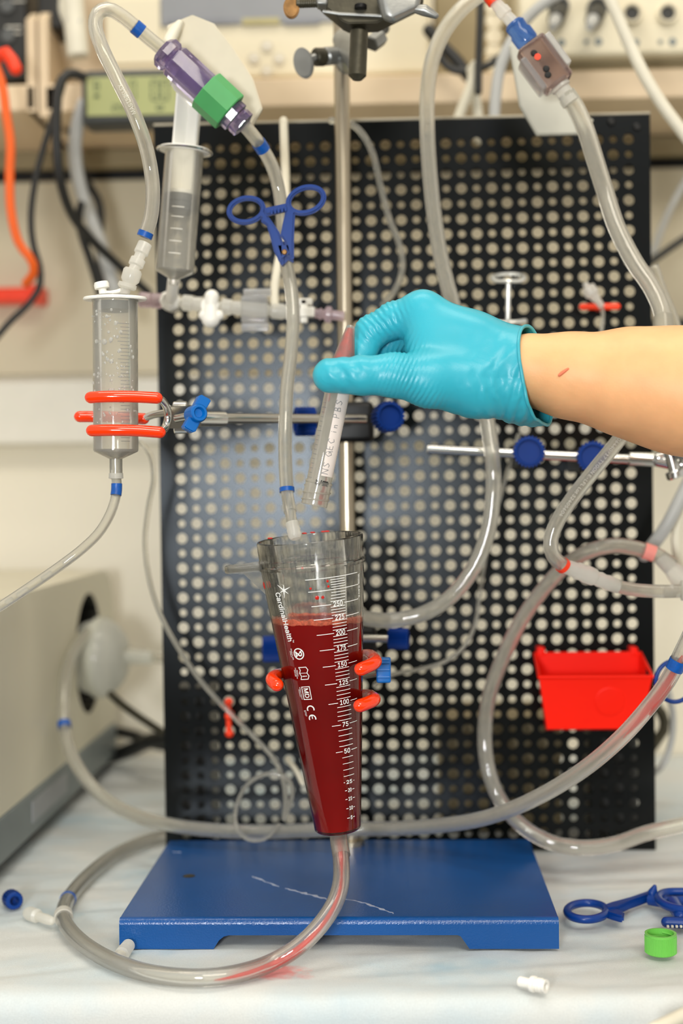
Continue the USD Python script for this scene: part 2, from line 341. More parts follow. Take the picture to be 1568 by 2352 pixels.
# lab bench and the absorbent pad lying over it
BF = 0.822                                                     # front edge of the bench
bench = thing('lab_bench', 'pale laboratory bench hidden beneath the white absorbent pad', 'bench', (0, BF, -0.06))
part(bench, 'worktop', box2((-1.5, BF, -0.045), (1.5, WALL - .004, -0.006), 0.003), 'bench_top')
part(bench, 'front_panel', box2((-1.5, BF + 0.03, -0.9), (1.5, BF + 0.05, -0.045), 0.002), 'bench_top')
def pad_material(path):
    st = PZ(618, 2230, 0)
    n = {'tc': ('texture_coordinate', {}),
         'n1': ('noise_texture', {'scale': 9.0, 'detail': 4.0, 'roughness': 0.6}), 'r1': ('rgb_ramp', {'ramp': [(0.42, lin((208, 210, 206))), (0.60, lin((196, 207, 210))), (0.72, lin((168, 194, 206)))]}),
         'n2': ('noise_texture', {'scale': 900.0, 'detail': 2.0}), 'r2': ('rgb_ramp', {'ramp': [(0.3, (0.93, 0.93, 0.93)), (0.7, (1, 1, 1))]}),
         'mx': ('mix_color', {'blend_type': 'multiply', 'fac': 1.0}),
         'map': ('mapping', {'location': tuple(-st * np.array([34, 62, 62])), 'scale': (34, 62, 62)}), 'ln': ('vector_math', {'math_type': 'length'}),
         'n3': ('noise_texture', {'scale': 130.0, 'detail': 3.0}), 'ad': ('math', {'math_type': 'multiply_add', 'value2': 1.1, 'value3': -0.55}), 'sum': ('math', {'math_type': 'add'}),
         'mr': ('map_range', {'range_type': 'smoothstep', 'from_min': 0.25, 'from_max': 1.0, 'to_min': 0.75, 'to_max': 0.0, 'clamp': True}),
         'st': ('mix_color', {'blend_type': 'mix', 'b': lin((232, 92, 84))}),
         'n4': ('noise_texture', {'scale': 55.0, 'detail': 5.0}), 'map2': ('mapping', {'scale': (26, 60, 40)}), 'bp': ('bump', {'strength': 0.25, 'distance': 0.0012}), 'bp2': ('bump', {'strength': 0.25, 'distance': 0.0006}),
         'p': ('principled_bsdf', {'roughness': 0.75, 'specular_ior_level': 0.25, 'sheen_weight': 0.2})}
    l = [('tc.object', 'n1.vector'), ('tc.object', 'n2.vector'), ('tc.object', 'n3.vector'), ('tc.object', 'map.vector'), ('map.vector', 'ln.vector1'), ('n1.fac', 'r1.fac'), ('n2.fac', 'r2.fac'),
         ('r1.color', 'mx.a'), ('r2.color', 'mx.b'), ('n3.fac', 'ad.value1'), ('ln.value', 'sum.value1'), ('ad.value', 'sum.value2'), ('sum.value', 'mr.value'), ('mr.result', 'st.fac'), ('mx.result', 'st.a'),
         ('st.result', 'p.base_color'), ('tc.object', 'map2.vector'), ('map2.vector', 'n4.vector'), ('n4.fac', 'bp.height'), ('n2.fac', 'bp2.height'), ('bp.normal', 'bp2.normal'), ('bp2.normal', 'p.normal')]
    return usdkit.material(stage, path, n, l, surface='p.BSDF')
RECIPES['pad_fabric'] = pad_material
def pad_mesh():
    xs = np.linspace(-0.75, 0.62, 300)
    yf = BF - 0.004
    prof = [(yf, -0.09), (yf, -0.07), (yf, -0.05), (yf, -0.035), (yf, -0.022), (yf, -0.014), (yf + .001, -0.009), (yf + .003, -0.005), (yf + .006, -0.0025), (yf + .010, -0.001)]
    prof += [(y, 0.0) for y in np.linspace(yf + .016, WALL - 0.003, 190)]
    py = np.array(prof); X, Yi = np.meshgrid(xs, np.arange(len(py))); Y = py[Yi, 0]; Z = py[Yi, 1]
    q = np.stack([X * 9 + Y * 3, Y * 26 - X * 7, X * 0], -1); w = meshkit.fbm(q, 3, 3)
    q2 = np.stack([X * 40 + Y * 14, Y * 75 - X * 22, X * 0 + 5], -1); w2 = meshkit.fbm(q2, 3, 9)
    down = 0.0035 * np.clip(w - .42, 0, 1) * 2 + 0.0012 * w2                     # quilted sheet, low creases
    flat = np.clip((Y - yf - .006) / .03, 0, 1)
    under = np.zeros_like(X)
    Z = Z - down * np.clip(flat + .3, 0, 1)
    Y = Y - (1 - flat) * (0.003 * w2 + 0.004 * (w - .5))
    return quad_grid(X, Y, Z)
pm_ = pad_mesh()
solo('absorbent_pad', pm_, 'pad_fabric', 'white and pale blue absorbent pad covering the whole bench top', 'pad', 60)

# ------------------------------------------------------------------ shelf and instruments far behind
SY = 1.375
shelf = thing('wall_shelf', 'long tan wall shelf carrying the instruments at the top', 'shelf', (-0.2, SY, 0.66))
part(shelf, 'board', box2((-0.335, SY, 0.661), (0.62, WALL - 0.013, 0.689), 0.002), 'shelf_tan')
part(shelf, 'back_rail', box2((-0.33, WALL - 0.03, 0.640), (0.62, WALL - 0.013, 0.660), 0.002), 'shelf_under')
shelf2 = thing('wall_shelf', 'short tan shelf at the far left with an upright end panel', 'shelf', (-0.45, SY, 0.66))
a, b = P(0, 258, SY), P(84, 192, SY)
part(shelf2, 'board', box2((-0.75, SY, a[2]), (b[0], WALL - 0.013, b[2]), 0.003), 'shelf_tan')
c = P(58, 45, SY)
part(shelf2, 'end_panel', cat(place(extrude(Polygon([(0, a[2]), (0, c[2]), (0.02, c[2] + .012), (0.16, a[2] + .03), (0.16, a[2])]), b[0] - P(60, 45, SY)[0]), (P(60, 45, SY)[0], SY, 0), (1, 0, 0), (0, 1, 0))), 'shelf_tan')
a2, b2 = P(91, 258, SY), P(112, 192, SY)
part(shelf, 'end_panel', cat(place(extrude(Polygon([(0, a2[2] - .004), (0, c[2]), (0.012, c[2] + .01), (0.16, a2[2] + .03), (0.16, a2[2] - .004)]), b2[0] - a2[0]), (a2[0], SY, 0), (1, 0, 0), (0, 1, 0))), 'shelf_tan')
e1, e2 = P(100, 258, SY), P(186, 192, SY)
part(shelf, 'front_edge', box2((e1[0], SY, e1[2]), (-0.32, SY + 0.10, e2[2]), 0.003), 'shelf_tan')

def front_box(name, label, catg, px0, py0, px1, py1, y, depth, mat, r=0.004, **k):
    a, b = P(px0, py1, y), P(px1, py0, y)
    t = thing(name, label, catg, ((a[0] + b[0]) / 2, y + depth / 2, a[2]))
    part(t, 'case', box2((a[0], y, a[2]), (b[0], y + depth, b[2]), r), mat)
    return t
def face_plate(t, name, px0, py0, px1, py1, y, mat, th=0.003, **k):
    a, b = P(px0, py1, y), P(px1, py0, y); return part(t, name, box2((a[0], y - th, a[2]), (b[0], y + 0.001, b[2]), 0.0008), mat, **k)
def disc(px, py, y, r, h, n=24): c = P(px, py, y); return place(lathe([(0, 0), (r, 0), (r, h * .8), (r * .85, h), (0, h)], n), c, (0, -1, 0))

# cream monitor with a grey screen and round keys
IY = 1.40
mon = front_box('patient_monitor', 'cream instrument with grey screen and four round keys on the shelf', 'monitor', 246, -160, 985, 189, IY, 0.12, 'cream_case', 0.006)
face_plate(mon, 'screen', 370, -140, 778, 62, IY, 'screen_grey')
for x0, x1, mt in ((382, 455, 'screen_tab_grey'), (466, 545, 'screen_tab_grey'), (556, 642, 'screen_tab'), (652, 735, 'screen_tab_grey')):
    face_plate(mon, 'softkey_field', x0, 40, x1, 58, IY - 0.003, mt, 0.0012)
for px, py in ((613, 107), (583, 135), (641, 136), (613, 164)):
    k = part(mon, 'round_key', cat(disc(px, py, IY, 0.0062, 0.002)), 'key_grey'); part(k, 'key_dot', disc(px, py, IY - 0.002, 0.002, 0.0012, 12), 'white_plastic')
part(mon, 'small_key', disc(526, 124, IY, 0.0035, 0.0015), 'ivory_plastic')
face_plate(mon, 'side_column', 246, 0, 368, 150, IY, 'cream_case', 0.004)

# cream amplifier with four connectors
AY = 1.36
amp = front_box('amplifier', 'cream amplifier with a row of black connectors at top right', 'amplifier', 1192, -120, 1640, 132, AY, 0.17, 'cream_case', 0.005)
a, b = P(1210, 172, AY + 0.02), P(1640, 132, AY + 0.02)
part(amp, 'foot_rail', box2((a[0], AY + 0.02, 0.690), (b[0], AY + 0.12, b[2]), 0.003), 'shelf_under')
for i, (px, py) in enumerate(((1282, 18), (1370, 22), (1449, 34), (1531, 34))):
    s = part(amp, 'socket', cat(place(lathe([(0.0065, 0), (0.0098, 0), (0.0098, 0.006), (0.0085, 0.007), (0.0070, 0.006), (0.0065, 0)], 28), P(px, py, AY), (0, -1, 0))), 'rubber_grey' if i < 2 else 'ivory_plastic')
    part(s, 'socket_face', disc(px, py, AY, 0.0068, 0.004), 'device_black')
for px in (1289, 1346, 1374, 1433, 1459, 1516, 1544):
    part(amp, 'jack', disc(px, 98 if px % 2 else 96, AY, 0.0036 if px in (1289, 1374, 1459, 1544) else 0.0022, 0.0012, 14), 'pump_band')
for i, (px, py, qx, qy) in enumerate(((1286, 22, 1268, 62), (1372, 24, 1354, 62))):
    u = P(px, py, AY - 0.008); w = P(qx, qy, AY - 0.05)
    t = thing('cable_plug', f'{"left" if i == 0 else "right"} one of two black plugs in the amplifier sockets', 'plug', u)
    part(t, 'plug_body', rod(u, u + (w - u) * .6, 0.0075, 20), 'device_black'); part(t, 'strain_relief', tube(np.linspace(u + (w - u) * .58, w, 5), np.linspace(0.0062, 0.0035, 5), 12), 'cable_grey')

# digital display
DY = 1.335
dsp = front_box('digital_display', 'digital readout with a green liquid crystal panel in a dark frame', 'display', 186, 150, 555, 287, DY, 0.035, 'display_frame', 0.006)
face_plate(dsp, 'lcd_panel', 200, 170, 536, 268, DY, 'lcd', 0.0015)
def seven(ch, w, h, t):
    segs = {'a': (0, h / 2, 1), 'b': (w / 2, h / 4, 0), 'c': (w / 2, -h / 4, 0), 'd': (0, -h / 2, 1), 'e': (-w / 2, -h / 4, 0), 'f': (-w / 2, h / 4, 0), 'g': (0, 0, 1)}
    on = {'0': 'abcdef', '8': 'abcdefg', '2': 'abged', '1': 'bc', '5': 'afgcd'}[ch]
    out = []
    for s in on:
        x, z, hor = segs[s]; m = rbox(w * .82 if hor else t, 0.0006, t if hor else h * .42, .0002, 6); m.apply_translation((x, 0, z)); out.append(m)
    return cat(*out)
for px, py, w, h, ch in ((305, 207, 12, 44, '0'), (355, 207, 15, 46, '0'), (378, 207, 15, 46, '0'), (222, 197, 10, 20, '8'), (262, 247, 9, 14, '2'), (276, 247, 9, 14, '0'), (290, 247, 9, 14, '0'), (367, 247, 14, 8, '0'), (222, 221, 10, 6, '8')):
    m = seven(ch, w * S(DY), h * S(DY), max(2.2, w * .22) * S(DY)); m.apply_translation(P(px, py, DY - 0.0017)); part(dsp, 'digit', m, 'lcd_digit')

# black device on the far left shelf
dev = front_box('black_device', 'black device with faint white lettering on the far left shelf', 'device', -140, -150, 58, 189, SY + 0.03, 0.10, 'device_black', 0.004)
for py, x0, x1 in ((3, 8, 66), (62, 20, 58), (76, 22, 56)):
    face_plate(dev, 'lettering', x0 - 8, py - 3, x1 - 8, py + 3, SY + 0.03, 'print_pale', 0.0006)
for px, py in ((18, 16), (20, 84)):
    part(dev, 'dial', disc(px, py, SY + 0.03, 0.007, 0.004), 'rubber_grey')
blk = front_box('black_adapter', 'black power adapter standing behind the left shelf panels', 'adapter', 86, -120, 158, 66, SY + 0.012, 0.05, 'device_black', 0.004)
back = thing('shelf_divider', 'tan divider between the shelf end and the cream monitor', 'divider', P(200, 150, SY + .12)); a, b = P(100, 190, SY + .12), P(245, -60, SY + .12)
part(back, 'board', box2((a[0], SY + .12, a[2]), (b[0], SY + .135, b[2]), 0.002), 'shelf_tan')
# grey-white plugs hanging at the left of the monitor
pl = thing('white_connector', 'white plastic cable connector hanging left of the monitor', 'connector', P(172, 60, 1.36))
part(pl, 'body', rod(P(165, -10, 1.36), P(180, 132, 1.36), 0.0105, 18, .002), 'cable_white'); part(pl, 'collar', rod(P(152, 45, 1.355), P(186, 52, 1.355), 0.004, 14), 'cable_grey')
part(pl, 'lead', tube(smoothline([P(150, -20, 1.36), P(146, 20, 1.36), P(160, 60, 1.36)]), 0.005, 12), 'cable_white')

# stacked fittings behind the right hand tube
md = thing('tan_housing', 'tan housing with stacked grey fittings left of the amplifier', 'housing', P(1120, 150, 1.42)); a, b = P(1000, 176, 1.44), P(1188, -90, 1.44)
part(md, 'body', box2((a[0], 1.44, 0.689), (b[0], 1.50, b[2]), 0.003), 'shelf_under')
for py in (30, 62, 98, 132, 160): part(md, 'fitting', disc(1132, py, 1.44, 0.0095, 0.02), 'ivory_plastic')

# pump console at the left with its round head
PXF = -0.300
con = thing('pump_console', 'beige pump console with a dark round recess at left', 'pump', (PXF - 0.15, 1.28, 0.0))
ytop = 0.212
c0, c1 = PX(205, 1500, PXF), PX(205, 1500, PXF)
holec = c0; hr = 0.058
side = Polygon([(0.95, 0.05), (1.485, 0.05), (1.485, ytop - .03), (1.47, ytop - .01), (1.445, ytop), (0.95, ytop)]).difference(affinity.scale(Point(holec[1], holec[2]).buffer(hr, 32), 1.0, 1.0))
part(con, 'side_panel', place(extrude(side, 0.012), (PXF - 0.012, 0, 0), (1, 0, 0), (0, 1, 0)), 'pump_case')
core = Polygon([(0.952, 0.05), (1.483, 0.05), (1.483, ytop - .032), (1.469, ytop - .012), (1.444, ytop - .001), (0.952, ytop - .001)]).difference(Point(holec[1], holec[2]).buffer(hr + .0015, 32))
part(con, 'case', place(extrude(core, 0.028), (PXF - 0.040, 0, 0), (1, 0, 0), (0, 1, 0)), 'pump_case')
part(con, 'rear_case', box2((PXF - 0.30, 0.952, 0.05), (PXF - 0.041, 1.483, ytop - .001), .006), 'pump_case')
part(con, 'recess', place(lathe([(0, 0), (hr, 0), (hr, 0.0385), (hr + .001, 0.0385), (hr + .001, -0.001), (0, -0.001)], 40), (PXF - 0.039, holec[1], holec[2]), (1, 0, 0)), 'dark_opening')
part(con, 'base_band', box2((PXF - 0.30, 0.945, 0.014), (PXF + 0.001, 1.488, 0.050), 0.003), 'pump_band')
part(con, 'base_plinth', box2((PXF - 0.29, 0.955, 0.0), (PXF - 0.020, 1.47, 0.016), 0.001), 'cast_black')
lab_a, lab_b = PX(70, 1830, PXF), PX(150, 1760, PXF)
part(con, 'side_label', box2((PXF - .001, lab_a[1], 0.024), (PXF + 0.0018, lab_b[1], 0.042), 0.0005), 'screen_grey')
hc = np.array([PXF + 0.016, holec[1] - 0.018, holec[2] - 0.002])
head = thing('centrifugal_pump', 'clear disc shaped centrifugal pump head mounted on the console', 'pump', hc)
ax = nrm((1.0, -0.16, 0.0))
part(head, 'housing', place(lathe([(0, -.024), (.020, -.024), (.033, -.016), (.0365, -.004), (.0365, .004), (.033, .012), (.024, .020), (.012, .024), (0, .025)], 40), hc, ax), 'pump_clear')
part(head, 'drive_shaft', rod(hc - ax * .06, hc - ax * .022, 0.020, 24), 'rubber_grey')
part(head, 'rim', place(lathe([(.0367, -.0035), (.0388, -.0035), (.0388, .0035), (.0367, .0035)], 40, True), hc, ax), 'pump_clear')
part(head, 'inlet_barb', rod(hc + ax * .022, hc + ax * .05, 0.0065, 16), 'pump_clear')

# ================================================================== perforated board
BP, BX0, BZ0, BY = 0.012, -0.1739, 0.01395, 1.1437
def board_point(c, r, off=0.0):
    """Hole c from the left, r from the top; the board leans a little towards the camera."""
    h = BP * (46 - r)
    return np.array([BX0 + BP * c + 0.0, BY - 0.0033 * BP * c - 0.00818 * h - off, BZ0 + h])
def board_mesh(th=0.002):
    """Each cell of the sheet is a square with a hole in it; big and small holes alternate."""
    n = 16; w = (np.arange(n) + .5) * 2 * np.pi / n
    w = np.arange(n) * 2 * np.pi / n + np.pi / 4
    sq = []
    for a in w:
        c, s = np.cos(a), np.sin(a); k = 1 / max(abs(c), abs(s)); sq.append((c * k * BP / 2, s * k * BP / 2))
    sq = np.array(sq); V, Fc, base = [], [], 0
    k = np.arange(n); k1 = (k + 1) % n
    pat = np.vstack([np.stack([k, k1, n + k1], 1), np.stack([k, n + k1, n + k], 1),                       # front: square to hole
                     np.stack([n + k, n + k1, 2 * n + k1], 1), np.stack([n + k, 2 * n + k1, 2 * n + k], 1),   # wall of the hole
                     np.stack([2 * n + k, 2 * n + k1, 3 * n + k1], 1), np.stack([2 * n + k, 3 * n + k1, 3 * n + k], 1)])
    for r in range(47):
        for c in range(31):
            R = 0.0043 if (r + c) % 2 == 0 else 0.0030
            ci = np.stack([np.cos(w) * R, np.sin(w) * R], 1)
            for ring, y in ((sq, -th / 2), (ci, -th / 2), (ci, th / 2), (sq, th / 2)):
                V.append(np.stack([BX0 + c * BP + ring[:, 0], np.full(n, y), BZ0 + (46 - r) * BP + ring[:, 1]], 1))
            Fc.append(pat + base); base += 4 * n
    x0, x1, z0, z1 = BX0 - BP / 2, BX0 + 30.5 * BP, BZ0 - BP / 2, BZ0 + 46.5 * BP
    X0, X1, Z0, Z1 = BX0 - 0.0172, BX0 + 30 * BP + 0.0170, 0.0002, BZ0 + 46 * BP + 0.0187
    ms = [trimesh.Trimesh(np.vstack(V), np.vstack(Fc), process=False)]
    for a, b in (((X0, Z0), (x0, Z1)), ((x1, Z0), (X1, Z1)), ((x0, Z0), (x1, z0)), ((x0, z1), (x1, Z1))):
        m = trimesh.creation.box((b[0] - a[0], th, b[1] - a[1])); m.apply_translation(((a[0] + b[0]) / 2, 0, (a[1] + b[1]) / 2)); ms.append(m)
    m = cat(*ms); v = m.vertices; v[:, 1] += BY - 0.0033 * (v[:, 0] - BX0) - 0.00818 * (v[:, 2] - BZ0)
    return m, (X0, X1, Z0, Z1)
bm, (BXL, BXR, BZL, BZT) = board_mesh()
board = thing('perforated_board', 'large black perforated metal board standing behind the retort stand', 'board', (0, BY, 0))
part(board, 'panel', bm, 'board_black', 20)
def by(x, z): return BY - 0.0033 * (x - BX0) - 0.00818 * (z - BZ0)
part(board, 'top_edge', tube([(BXL, by(BXL, BZT) - .0006, BZT + .0011), (BXR, by(BXR, BZT) - .0006, BZT + .0011)], 0.0011, 8), 'board_edge')
for px, py in ((1403, 281), (1462, 293)):
    p = P(px, py, 1.138); part(board, 'corner_screw', place(lathe([(0, 0), (.0034, 0), (.0034, .0008), (.0022, .0018), (0, .0018)], 18), (p[0], by(p[0], p[2]) - .001, p[2]), (0, -1, 0)), 'cast_black')
# dark cabinet-like boxes behind the board, seen only through its holes
bb = thing('black_box', 'black equipment box behind the lower left holes of the board', 'box', (-0.15, 1.22, 0)); p0, p1 = P(372, 1575, 1.19), P(500, 1900, 1.19)
part(bb, 'case', box2((BXL + 0.004, 1.18, 0.001), (p1[0] - .006, 1.26, p0[2] - .004), 0.004), 'device_black'); part(bb, 'lid', box2((BXL + 0.003, 1.178, p0[2] - .004), (p1[0] - .005, 1.262, p0[2]), 0.001), 'device_black')
bb2 = thing('brown_carton', 'brown carton behind the lower right holes of the board', 'box', (0.1, 1.24, 0)); p0, p1 = P(1010, 1660, 1.20), P(1290, 1890, 1.20)
part(bb2, 'carton', box2((p0[0], 1.20, 0.001), (p1[0], 1.32, p0[2]), 0.003), 'shelf_under'); part(bb2, 'flap', box2((p0[0], 1.195, p0[2] - .03), (p1[0], 1.1985, p0[2]), 0.001), 'shelf_under')
bb3 = thing('dark_case', 'dark case behind the bottom right corner of the board', 'case', (0.17, 1.22, 0)); p0 = P(1350, 1700, 1.19)
part(bb3, 'case', box2((p0[0], 1.185, 0.001), (BXR - 0.006, 1.25, p0[2] + .01), 0.004), 'device_black'); part(bb3, 'lid', box2((p0[0] - .001, 1.183, p0[2] + .01), (BXR - 0.005, 1.252, p0[2] + .014), 0.001), 'device_black')

# ================================================================== retort stand
X0, X1, Y0, Y1, H = -0.1813, 0.0987, 0.8993, 1.102, 0.0195
RODX, RODY = -0.0380, 1.085
stand = thing('retort_stand', 'retort stand with blue enamelled sheet base and tall steel rod', 'retort stand', (RODX, RODY, 0))
t = 0.0022
fr = Polygon([(X0, 0), (X0 + 0.0605, 0), (X0 + 0.0640, .0055), (X0 + 0.0672, .0080), (X0 + 0.0705, .0088), (X1 - 0.0640, .0088), (X1 - 0.0620, .0080), (X1 - 0.0565, 0), (X1, 0), (X1, H - .004), (X0, H - .004)])
front = place(extrude(fr, t), (0, Y0 + t, 0), (0, -1, 0), (1, 0, 0))
top = cat(box2((X0, Y0 + .004, H - t), (X1, Y1 - 0.002, H), 0.0006))
w = np.linspace(0, np.pi / 2, 9)
bend_o = [(Y0 + .004 - .004 * math.sin(a), H - .004 + .004 * math.cos(a)) for a in w]; bend_i = [(Y0 + .004 - .0018 * math.sin(a), H - .004 + .0018 * math.cos(a)) for a in w[::-1]]
bend = place(extrude(Polygon(bend_o + bend_i), X1 - X0), (X0, 0, 0), (1, 0, 0), (0, 1, 0))
legs = [box2((x, Y1 - .004, 0), (x + .05, Y1 - .002, H - t), .0004) for x in (X0, X1 - .05)]
sides = [box2((x, Y0 + .004, 0.006), (x + t, Y1 - .003, H - t), .0004) for x in (X0, X1 - t)]
part(stand, 'base_plate', cat(front, top, bend, *legs, *sides), 'base_blue', 40)
part(stand, 'rod', cat(rod((RODX, RODY, H - .001), (RODX, RODY, 0.80), 0.0060, 32), place(lathe([(.0061, 0), (.0095, 0), (.0095, .004), (.0080, .005), (.0061, .005)], 24, True), (RODX, RODY, H))), 'rod_steel')
nut = PZ(434, 2012, H)
part(stand, 'hole_plug', place(lathe([(0, .0006), (.003, .0006), (.0042, 0), (.0046, 0), (.0046, -.001), (0, -.001)], 20), nut), 'cast_dark')
def scuff(pts, wmax, seed):
    p = smoothline([PZ(x, y, H + .0002) for x, y in pts], 0.0008); g = np.random.default_rng(seed); polys = []
    nrm2 = np.gradient(p, axis=0)[:, :2]; nrm2 = np.stack([-nrm2[:, 1], nrm2[:, 0]], 1); nrm2 /= np.linalg.norm(nrm2, axis=1, keepdims=True)
    n = len(p); ww = wmax * (0.15 + 0.85 * meshkit.noise(np.stack([np.arange(n) * .23, np.zeros(n) + seed, np.zeros(n)], 1))) * np.sin(np.linspace(.12, np.pi - .12, n)); sh = wmax * .6 * (meshkit.noise(np.stack([np.arange(n) * .35, np.zeros(n) + seed + 4, np.zeros(n)], 1)) - .5)
    a = p[:, :2] + nrm2 * (ww + sh)[:, None]; b = p[:, :2] + nrm2 * (-ww * .8 + sh)[:, None]
    po = Polygon(np.vstack([a, b[::-1]])).buffer(0)
    m = cat(*[extrude(g_, 0.00015) for g_ in getattr(po, 'geoms', [po]) if g_.area > 1e-9]); m.apply_translation((0, 0, H + .00005)); return m
part(stand, 'scuff', cat(scuff([(578, 2012), (612, 2026), (642, 2036)], .0022, 3), scuff([(655, 2040), (700, 2052), (740, 2062), (765, 2068)], .0024, 5), scuff([(778, 2063), (830, 2072), (868, 2085), (905, 2098)], .0026, 8), scuff([(395, 1956), (405, 1957), (416, 1957)], .0015, 2)), 'scuff')

# ------------------------------------------------------------------ boss heads and clamps
def wing_screw(t, o, ax, up, rb=0.0085, span=0.02, th=0.006, mat='wing_blue', hub=0.012, name='wing_knob'):
    """Two bladed thumb screw, its hub along ax and its blades along up."""
    blade = Polygon([(-rb * .62, -span * .35), (-rb * .75, -span * .95), (-rb * .55, -span), (rb * .35, -span), (rb * .55, -span * .9), (rb * .62, -span * .3), (rb * .62, span * .35), (rb * .75, span * .95), (rb * .55, span), (-rb * .35, span), (-rb * .55, span * .9), (-rb * .62, span * .3)]).buffer(.0008).buffer(-.0004)
    m = cat(plate(blade, th, .0008)); h = lathe([(0, -hub / 2), (rb, -hub / 2), (rb, hub * .38), (rb * .85, hub / 2), (rb * .62, hub / 2), (rb * .45, hub * .32), (0, hub * .28)], 28)
    return part(t, name, place(cat(m, h), o, ax, np.cross(nrm(up), nrm(ax))), mat)
def boss(name, label, o, screws, body='cast_black', group=None):
    """Clamp holder gripping the stand rod and a cross rod; screws: (position, axis, knob radius)."""
    t = thing(name, label, 'clamp holder', o, group)
    o = np.asarray(o, float)
    b = m3.Manifold.batch_hull([m3.Manifold.sphere(.004, 12).translate(tuple(o + np.array(q))) for q in [(-.013, -.006, -.011), (.013, -.006, -.011), (-.013, -.006, .011), (.013, -.006, .011), (-.013, .012, -.011), (.013, .012, -.011), (-.013, .012, .011), (.013, .012, .011)]])
    part(t, 'body', cat(b), body, 30)
    for pos, ax, r in screws:
        ax = nrm(ax); pos = np.asarray(pos, float)
        part(t, 'screw', rod(pos - ax * .022, pos + ax * .004, .003, 14), 'steel')
        part(t, 'screw_knob', place(gear_knob(r, .014), pos, ax, (0, 0, 1)), 'knob_blue', 30)
    return t
# cross rod of the syringe clamp and its holder
k1 = P(884, 960, 1.035)
boss('clamp_holder', 'black clamp holder with two blue knobs joining the rods at mid height', (RODX + .004, RODY - .012, k1[2] - .001), [(k1, (0.30, -1, 0.05), .0112), (P(722, 968, 1.03), (-1, -.25, 0), .0105)])
sy_rod_a, sy_rod_b = P(514, 961, 0.972), P(838, 962, 1.045)
def prong(pts, r, n=16): return tube(smoothline(pts, .002), r, n, 'round')
sc = thing('syringe_clamp', 'three prong clamp with red vinyl fingers gripping the upright syringe', 'clamp', sy_rod_a)
part(sc, 'rod', rod(sy_rod_a, sy_rod_b, .0034, 24), 'steel'); part(sc, 'rod_sleeve', rod(P(448, 962, .955), P(515, 962, .972), .0052, 24, .0006), 'chrome')
CY = 0.925
for nm, pts in (('finger', [P(360, 914, CY - .012), P(300, 911, CY - .016), P(240, 911, CY - .018), P(208, 913, CY - .017)]), ('finger', [P(367, 993, CY - .012), P(310, 989, CY - .016), P(250, 988, CY - .018), P(211, 989, CY - .017)]), ('finger', [P(330, 962, CY + .022), P(270, 958, CY + .023), P(210, 957, CY + .022), P(183, 957, CY + .02)])):
    part(sc, nm, prong(pts, .0038), 'vinyl_red')
yoke = smoothline([P(356, 914, CY - .012), P(372, 920, CY - .006), P(384, 940, CY), P(386, 958, CY + .002), P(381, 978, CY), P(372, 990, CY - .006), P(362, 993, CY - .012)], .002)
part(sc, 'front_yoke', tube(yoke, .0026, 14, 'round'), 'chrome')
part(sc, 'rear_prong_shank', tube(smoothline([P(330, 962, CY + .022), P(345, 955, CY + .018), P(395, 945, CY + .006)]), .0024, 12), 'chrome')
part(sc, 'jaw_plate', place(plate(Polygon([(-.002, -.007), (.012, -.0075), (.021, -.006), (.021, .0065), (.012, .0080), (-.002, .007)]), .006), P(388, 958, CY + .005), (.35, -1, -.3), (1, .35, 0)), 'steel')
for px, py in ((412, 936), (414, 983)): part(sc, 'pivot_collar', rod(P(px - 14, py, CY + .012), P(px + 18, py - 1, CY + .012), .0040, 18), 'chrome')
part(sc, 'pivot_post', rod(P(418, 928, CY + .014), P(418, 992, CY + .014), .0046, 18), 'chrome')
part(sc, 'adjusting_screw', rod(P(402, 962, CY - .006), P(440, 954, CY - .010), .0026, 14), 'steel')
wing_screw(sc, P(450, 951, CY - .014), nrm((.5, -.86, .1)), nrm((.50, .15, 1)), .0060, .0122, .0062)

# vessel clamp behind the cone, only its fingers and knob show
vc = thing('vessel_clamp', 'three prong clamp with bent red fingers holding the graduated cone', 'clamp', P(760, 1570, 1.0))
for pts in ([P(818, 1508, .965), P(848, 1506, .930), P(859, 1514, .903), P(862, 1519, .895), P(857, 1524, .890), P(845, 1530, .886), P(828, 1537, .882)],
            [P(815, 1598, .965), P(846, 1598, .930), P(856, 1603, .903), P(859, 1606, .895), P(854, 1610, .890), P(842, 1615, .886), P(826, 1621, .882)],
            [P(690, 1548, .965), P(650, 1549, .930), P(634, 1552, .903), P(626, 1557, .894), P(625, 1562, .889), P(630, 1568, .885), P(636, 1573, .882)]):
    part(vc, 'finger', prong(pts, .0042), 'vinyl_red')
part(vc, 'yoke', tube(smoothline([P(818, 1508, .965), P(800, 1530, .985), P(790, 1555, .99), P(800, 1580, .985), P(815, 1598, .965)]), .003, 12), 'chrome')
part(vc, 'rear_yoke', tube(smoothline([P(690, 1548, .965), P(730, 1552, .985), P(790, 1555, .99)]), .003, 12), 'chrome')
part(vc, 'rod', rod(P(785, 1555, .985), P(800, 1510, 1.052), .0045, 18), 'steel')
part(vc, 'screw', rod(P(820, 1553, .985), P(872, 1542, .945), .003, 14), 'steel')
kb = P(880, 1539, .938); part(vc, 'wing_knob', cat(box2(kb + (-.0046, -.003, -.0083), kb + (.0050, .004, .0083), .0012), *[box2(kb + (-.0040 , -.0040, z - .0006), kb + (.0044, -.002, z + .0006), .0003) for z in (-.0042, .0005, .0052)]), 'wing_blue')
boss('clamp_holder', 'black clamp holder behind the graduated cone with a blue knob on each side', (RODX + .004, RODY - .012, P(800, 1480, 1.08)[2]), [(P(893, 1467, 1.04), (1, -.15, 0), .0078), (P(646, 1490, 1.085), (-1, -.1, 0), .0100)])

